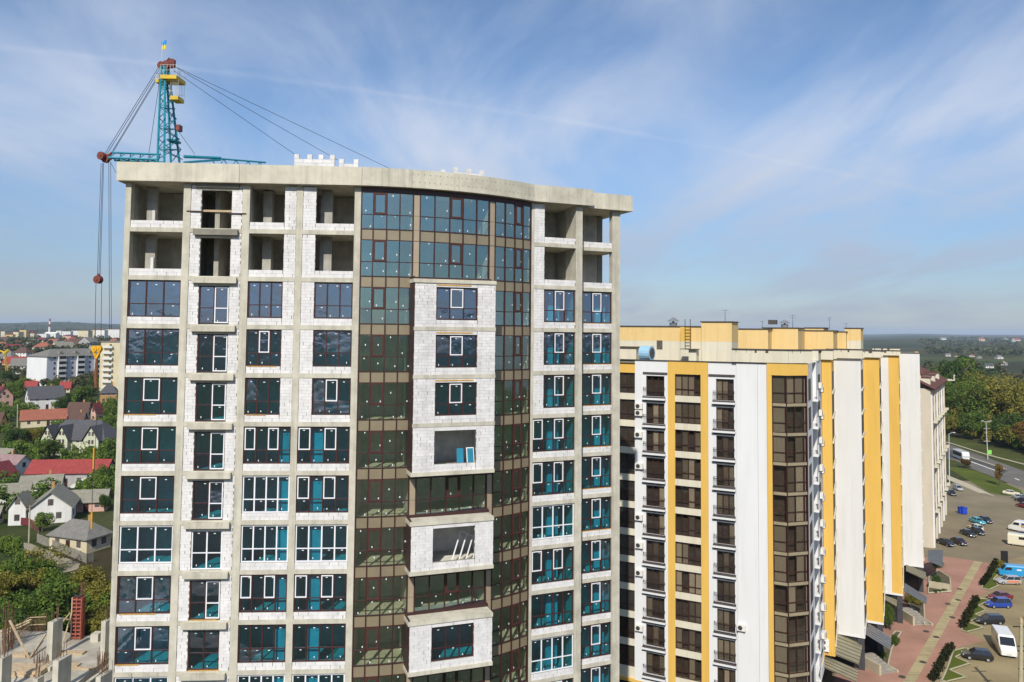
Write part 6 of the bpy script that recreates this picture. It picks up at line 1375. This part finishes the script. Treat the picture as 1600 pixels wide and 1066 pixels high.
def leaf_cloud(cen, rad_, n_each, leaf, clumps=12, gen=nr, flat_=0.0):
    """quads scattered through lumpy crowns. cen (k,3) centres, rad_ (k,3) half-axes"""
    cen = np.atleast_2d(cen); rad_ = np.atleast_2d(rad_); V = []
    for c, r in zip(cen, rad_):
        d = gen.normal(size=(clumps, 3)); d /= np.linalg.norm(d, axis=1)[:, None]; d[:, 2] = d[:, 2] * .9 + .08
        cc = d * gen.uniform(.35, .78, (clumps, 1)); cr = gen.uniform(.26, .46, clumps)
        k = gen.integers(0, clumps, n_each); o = gen.normal(size=(n_each, 3)); o /= np.linalg.norm(o, axis=1)[:, None]
        p = cc[k] + o * (cr[k] * gen.uniform(.55, 1.0, n_each) ** .5)[:, None]
        nrm = o * .8 + gen.normal(size=(n_each, 3)) * .5 + np.array([0, 0, .35]); nrm /= np.linalg.norm(nrm, axis=1)[:, None]
        a = np.cross(nrm, gen.normal(size=(n_each, 3))); a /= np.linalg.norm(a, axis=1)[:, None]; b = np.cross(nrm, a)
        s = leaf * gen.uniform(.6, 1.3, (n_each, 1)); P = c + p * r
        V.append(np.stack([P - a * s - b * s * .6, P + a * s - b * s * .6, P + a * s * .7 + b * s * .6, P - a * s * .7 + b * s * .6], 1).reshape(-1, 3))
    return np.concatenate(V)
def quads_mesh(name, V, m):
    n = len(V) // 4; me = bpy.data.meshes.new(name); me.vertices.add(len(V)); me.vertices.foreach_set('co', V.astype(np.float32).ravel()); me.loops.add(len(V)); me.loops.foreach_set('vertex_index', np.arange(len(V), dtype=np.int32))
    me.polygons.add(n); me.polygons.foreach_set('loop_start', np.arange(0, len(V), 4, dtype=np.int32)); me.polygons.foreach_set('loop_total', np.full(n, 4, dtype=np.int32))
    me.materials.append(MATS[m]); me.update(calc_edges=True); me.validate(); return me
CR = {}
def crown(m, k, tall=False):
    key = (m, k, tall)
    if key not in CR: CR[key] = quads_mesh('crown', leaf_cloud((0, 0, 0), (1, 1, 1.0), 4200, .048, 20 if not tall else 24, np.random.default_rng(100 + k)), m)
    return CR[key]
TR = {}
def trunk_mesh(k):
    if k not in TR:
        r_ = random.Random(k); mb = MB().tube((0, 0, -.5), (.02, .01, .5), .045, .03, 7)
        mb.tube((.02, .01, .5), (0, 0, .85), .03, .012, 6)
        for i in range(6):
            z = r_.uniform(.35, .7); an = r_.uniform(0, 6.3); mb.tube((.02 * z, 0, z), (math.cos(an) * .3, math.sin(an) * .3, z + r_.uniform(.15, .3)), .018, .006, 5)
        TR[k] = mb.mesh('trunk', 'bark')
    return TR[k]
tk = [0]
def tree(label, p, h, w_, m='leaf_green', group='trees', name='tree', low=.12):
    tk[0] += 1; k = tk[0]; t = thing(name, label, 'tree', p, group); t.rotation_euler.z = 0
    zc_ = h * (low + 1) / 2; hz_ = h * (1 - low) / 2
    put('trunk', trunk_mesh(k % 4), t, Matrix.Translation(p) @ Matrix.Rotation(k * 1.7, 4, 'Z') @ Matrix.Diagonal((h, h, h, 1)))
    put('crown', crown(m, k % 5), t, Matrix.Translation(p + Vector((0, 0, zc_))) @ Matrix.Rotation(k * 2.3, 4, 'Z') @ Matrix.Diagonal((w_ / 2, w_ / 2, hz_, 1)))
    return t
def tree_px(label, u, vb, vt, wpx, m='leaf_green', group='trees among the houses'):
    p = gnd(u, vb); s = p.y / FPX; return tree(label, p, (vb - vt) * s, wpx * s, m, group)
for a in ((22, 632, 594, 36, 'leaf_green', 'broad green tree between the yellow boom and the purple grey roof'), (8, 606, 575, 22, 'leaf_dark', 'dark tree at the frame edge under the yellow boom'), (84, 612, 594, 30, 'leaf_green', 'round tree right in front of the slab block middle'), (40, 612, 590, 26, 'leaf_olive', 'olive tree against the white end wall of the slab block'), (128, 640, 601, 34, 'leaf_green', 'wide tree in front of the slab block and panel block gap'), (97, 650, 618, 28, 'leaf_dark', 'dark tree below the purple grey roof end'), (38, 664, 624, 40, 'leaf_green', 'large tree left of the orange roof gable'), (171, 664, 629, 27, 'leaf_green', 'green tree squeezed against the tower edge beside the brick house'), (25, 706, 668, 38, 'leaf_dark', 'large dark tree left of the villa near the frame edge'), (52, 700, 668, 34, 'leaf_olive', 'olive brown tree between orange roof and red outbuilding'), (76, 718, 686, 40, 'leaf_green', 'spreading tree behind the left part of the red outbuilding'), (116, 710, 692, 18, 'leaf_green', 'small garden tree in front of the villa'), (157, 764, 728, 30, 'leaf_green', 'leafy tree by the right end of the red outbuilding'), (66, 832, 800, 32, 'leaf_green', 'garden tree before the white gabled house'), (163, 800, 772, 22, 'leaf_dark', 'dark tree behind the cream cottage roof'), (16, 880, 836, 42, 'leaf_green', 'bushy tree at the frame edge beside the lane'), (150, 690, 660, 24, 'leaf_rust', 'rust tinged tree beside the slate roof of the villa'), (140, 612, 590, 16, 'leaf_dark', 'narrow dark tree before the panel block')):
    tree_px(a[5], *a[:5])
# gardens between the houses: one mass of small trees and bushes
hs_ = [(o.location.x, o.location.y) for o in bpy.data.objects if o.parent is None and o.name.split('.')[0] in ('house', 'villa', 'outbuilding', 'slab_block', 'panel_block')]
def scatter(n, ur, vr, rr, seed, minfree, mult=1.0, zf=.75):
    r_ = random.Random(seed); C_, R_ = [], []
    for _ in range(n * 6):
        if len(C_) >= n: break
        u, v_ = r_.uniform(*ur), r_.uniform(*vr); p = gnd(u, v_)
        if any((p.x - a) ** 2 + (p.y - b) ** 2 < minfree ** 2 for a, b in hs_): continue
        rad0 = r_.uniform(*rr); C_.append((p.x, p.y, p.z + rad0 * zf)); R_.append((rad0, rad0, rad0 * r_.uniform(.8, 1.25)))
    return np.array(C_), np.array(R_)
c_, r_ = scatter(130, (-12, 190), (600, 800), (1.6, 3.6), 1, 8.5); o = put('garden_trees', quads_mesh('garden_trees', leaf_cloud(c_, r_, 900, .22, 9), 'leaf_green')); tag(o, 'green garden trees and bushes filling the plots between houses', None, kind='stuff')
c_, r_ = scatter(120, (-12, 190), (552, 620), (2.5, 5.0), 2, 13); c2, r2 = scatter(240, (-12, 195), (533.5, 557), (4, 7.5), 3, 16); o = put('town_trees', quads_mesh('town_trees', np.concatenate([leaf_cloud(c_, r_, 500, .4, 9), leaf_cloud(c2, r2, 260, 1.0, 8)]), 'far_green')); tag(o, 'dark tree belts between the far houses of the town', None, kind='stuff')
# thicket behind the building site
r1_ = random.Random(5); C_, R_ = [], []
for _ in range(165):
    x = r1_.uniform(-116, -34); y = r1_.uniform(84, 133)
    u_ = 800 + FPX * x / y
    if x > -44 and y < 90: continue
    rad0 = r1_.uniform(1.6, 3.6); C_.append((x, y, rad0 * .55)); R_.append((rad0 * 1.15, rad0 * 1.15, rad0))
C_, R_ = np.array(C_), np.array(R_); k = len(C_) // 2
o = put('thicket', quads_mesh('thicket', leaf_cloud(C_[:k], R_[:k], 1900, .15, 12), 'leaf_olive')); tag(o, 'olive and yellow tinged scrub covering the slope behind the building site', None, kind='stuff')
o = put('undergrowth', quads_mesh('undergrowth', leaf_cloud(C_[k:], R_[k:], 1900, .15, 12), 'leaf_green')); tag(o, 'green undergrowth mixed into the scrub behind the building site', None, kind='stuff')
for a in ((-62.0, 88, 9.5, 8.0, 'leaf_green', 'tall green tree rising behind the red formwork'), (-72.0, 96, 8.5, 8.5, 'leaf_olive', 'olive tree in the scrub between formwork and lane'), (-55.0, 90, 9.0, 7.0, 'leaf_dark', 'dark tree hugging the tower edge above the site column'), (-84, 100, 7.5, 9, 'leaf_olive', 'yellowing broad bush left in the scrub'), (-60, 104, 8, 8, 'leaf_green', 'green tree in the scrub below the cream cottage')):
    tree(a[5], Vector((a[0], a[1], terrain(a[0], a[1]))), a[2], a[3], a[4], 'trees in the scrub')
# the wood beyond the road
def wood(n, ur, off, hr, seed, m, name, label, each=1500, leaf=.36):
    """crowns behind the line where the verge ends; off: how far behind it they stand"""
    r_ = random.Random(seed); C_, R_ = [], []
    for _ in range(n):
        u = r_.uniform(*ur); Y = 314 - (u - 1484) * .44 + r_.uniform(*off); x = (u - 800) / FPX * Y; h = r_.uniform(*hr); w_ = h * r_.uniform(.34, .5)
        C_.append((x, Y, terrain(x, Y) + h * .52)); R_.append((w_, w_, h * .5))
    o = put(name, quads_mesh(name, leaf_cloud(np.array(C_), np.array(R_), each, leaf, 14), m)); tag(o, label, None, kind='stuff')
wood(38, (1500, 1660), (40, 130), (16, 24), 21, 'leaf_olive', 'woodland', 'olive autumn wood standing beyond the road')
wood(16, (1455, 1530), (25, 110), (19, 28), 22, 'leaf_green', 'woodland', 'green tall wood beyond the road beside the far block')
wood(34, (1470, 1650), (5, 40), (6, 11), 23, 'leaf_green', 'undergrowth', 'green bushes along the edge of the wood', 1100, .3)
wood(26, (1470, 1650), (4, 34), (6, 11), 26, 'leaf_olive', 'undergrowth', 'olive bushes along the edge of the wood', 1100, .3)
wood(12, (1560, 1650), (4, 30), (7, 11), 24, 'leaf_rust', 'undergrowth', 'brown tinged bushes along the edge of the wood', 1100, .3)
wood(60, (1440, 1660), (190, 500), (9, 16), 25, 'far_green', 'woodland', 'trees of the valley behind the wood', 400, .9)
for a in ((1502, 392, 33, 17, 'leaf_green', 'tall dark green tree beside the roof of the far beige block'), (1486, 372, 31, 14, 'leaf_dark', 'dark tree touching the far beige block roof'), (1535, 350, 25, 16, 'leaf_olive', 'broad olive tree in the middle of the wood'), (1562, 332, 25, 18, 'leaf_olive', 'widest olive tree right of the wood middle'), (1592, 322, 22, 16, 'leaf_olive', 'olive tree at the right frame edge of the wood'), (1516, 308, 12, 12, 'leaf_green', 'yellow green bushy tree left of the double street lamp'), (1572, 292, 13, 12, 'leaf_dark', 'dark green tree right of the double street lamp'), (1598, 280, 11, 10, 'leaf_rust', 'brown tree by the frame edge next to the road')):
    x = (a[0] - 800) / FPX * a[1]; tree(a[5], Vector((x, a[1], terrain(x, a[1]))), a[2], a[3], a[4], 'trees of the wood')
# far woods over plain and hills
C_, R_ = [], []; r_ = random.Random(9)
for _ in range(1500):
    Y = 650 * (8.5 ** r_.random()); side = r_.random(); u = r_.uniform(1440, 1680) if side < .55 else r_.uniform(-60, 215); x = (u - 800) / FPX * Y
    if math.sin(x * .004 + 1.3) + math.sin(Y * .0035 + x * .0017) + r_.uniform(-.8, .8) < .1: continue
    if u < 800 and Y < 2900: continue
    rad0 = r_.uniform(6, 11) * (1 + Y / 4500); C_.append((x, Y, terrain(x, Y) + rad0 * .3)); R_.append((rad0 * 2.2, rad0 * 1.3, rad0 * .8))
o = put('distant_woods', quads_mesh('distant_woods', leaf_cloud(np.array(C_), np.array(R_), 46, 3.2, 6), 'far_green')); tag(o, 'distant dark woods scattered over the plain and hills', None, kind='stuff')
# hedges along the grass islands
def hedge(label, a, b, w_=.58, h=1.0):
    A, B = on(*a), on(*b); n = int((B - A).length / .55); C_ = np.array([tuple(A.lerp(B, (i + .5) / n) + Vector((rng.uniform(-.15, .15), rng.uniform(-.15, .15), h * .5))) for i in range(n)])
    R_ = np.array([(w_ * rng.uniform(.85, 1.2), w_ * rng.uniform(.85, 1.2), h * rng.uniform(.5, .72)) for _ in range(n)])
    t = thing('hedge', label, 'hedge', A, 'hedges between pavement and car park'); put('foliage', quads_mesh('foliage', leaf_cloud(C_, R_, 170, .10, 7), 'leaf_hedge_shade'), t, Matrix())
    st_ = MB()
    for i in range(0, n, 2): st_.tube((C_[i][0], C_[i][1], 0), (C_[i][0], C_[i][1], h * .6), .03, .02, 4)
    st_.build('stems', 'bark', t)['kind'] = 'stuff'
hedge('hedge with its shadow in the leaf colour, behind the notice board', za(505, 505), za(590, 372)); hedge('hedge with its shadow in the leaf colour, left of the bright blue compact van', za(385, 752), za(472, 590)); hedge('hedge with its shadow in the leaf colour, left of the black small hatchback', za(205, 1066), za(322, 868))
def shrub(label, uv, h, w_, m='leaf_green'):
    p = on(*uv); t = thing('shrub', label, 'shrub', p, 'shrubs by the shops'); tk[0] += 1
    put('foliage', crown(m, tk[0] % 5), t, Matrix.Translation(p + Vector((0, 0, h * .5))) @ Matrix.Diagonal((w_ / 2, w_ / 2, h / 2, 1))); put('stem', trunk_mesh(1), t, Matrix.Translation(p) @ Matrix.Diagonal((h * .7, h * .7, h * .7, 1)))
shrub('tall dark green shrub climbing beside the first yellow gable pillar', Z4(1215, 250), 4.2, 1.6, 'leaf_green'); shrub('green shrub at the corner of the nearest planting bed', Z4(1290, 500), 1.5, 1.5); shrub('small green shrub before the nearest stone steps', Z4(1100, 700), .9, 1.2)
shrub('leafy palm like shrub beneath the middle grey canopy', Z5(640, 640), 1.9, 1.9, 'leaf_olive'); shrub('yellow green shrub in the middle planting bed', Z5(740, 660), 1.5, 1.8, 'leaf_olive'); shrub('blue green conifer shrub in the farthest planting bed', Z5(950, 460), 2.6, 1.6, 'leaf_dark'); shrub('shrub under the end of the farthest grey canopy', Z5(960, 210), 1.4, 2.2, 'leaf_green')
for i, x in enumerate((920, 970, 1015, 1055)): shrub(('first', 'second', 'third', 'fourth')[i] + ' little box ball along the farthest planting bed', Z5(x, 515 - i * 8), .6, .7, 'leaf_dark')
shrub('bright yellow green shrub beside the notice board', za(612, 398), 1.3, 2.0, 'leaf_olive')
tree('thin young tree standing on the lawn by the road', gnd(*zd2(850, 1060)), 6.5, 2.2, 'leaf_rust', 'young street trees'); tree('rusty little tree in front of the bus', gnd(*zd2(440, 850)), 3.2, 3.4, 'leaf_rust', 'young street trees')
# ------------------------------------------------------------------ hazy air
hz_m = bpy.data.materials.new('haze'); hz_m.use_nodes = True; ht = hz_m.node_tree
for n in list(ht.nodes): ht.nodes.remove(n)
ho = ht.nodes.new('ShaderNodeOutputMaterial'); hv = ht.nodes.new('ShaderNodeVolumePrincipled')
hv.inputs['Color'].default_value = (0.66, 0.81, 1.0, 1); hv.inputs['Density'].default_value = 0.000065; hv.inputs['Anisotropy'].default_value = 0.0
ht.links.new(hv.outputs[0], ho.inputs['Volume'])
MATS['haze'] = hz_m
tag(MB().box(-31000, 31000, -6100, 26500, -2.0, 175.0).build('haze', 'haze'), 'thin pale haze lying over the town and hills', None, kind='stuff')
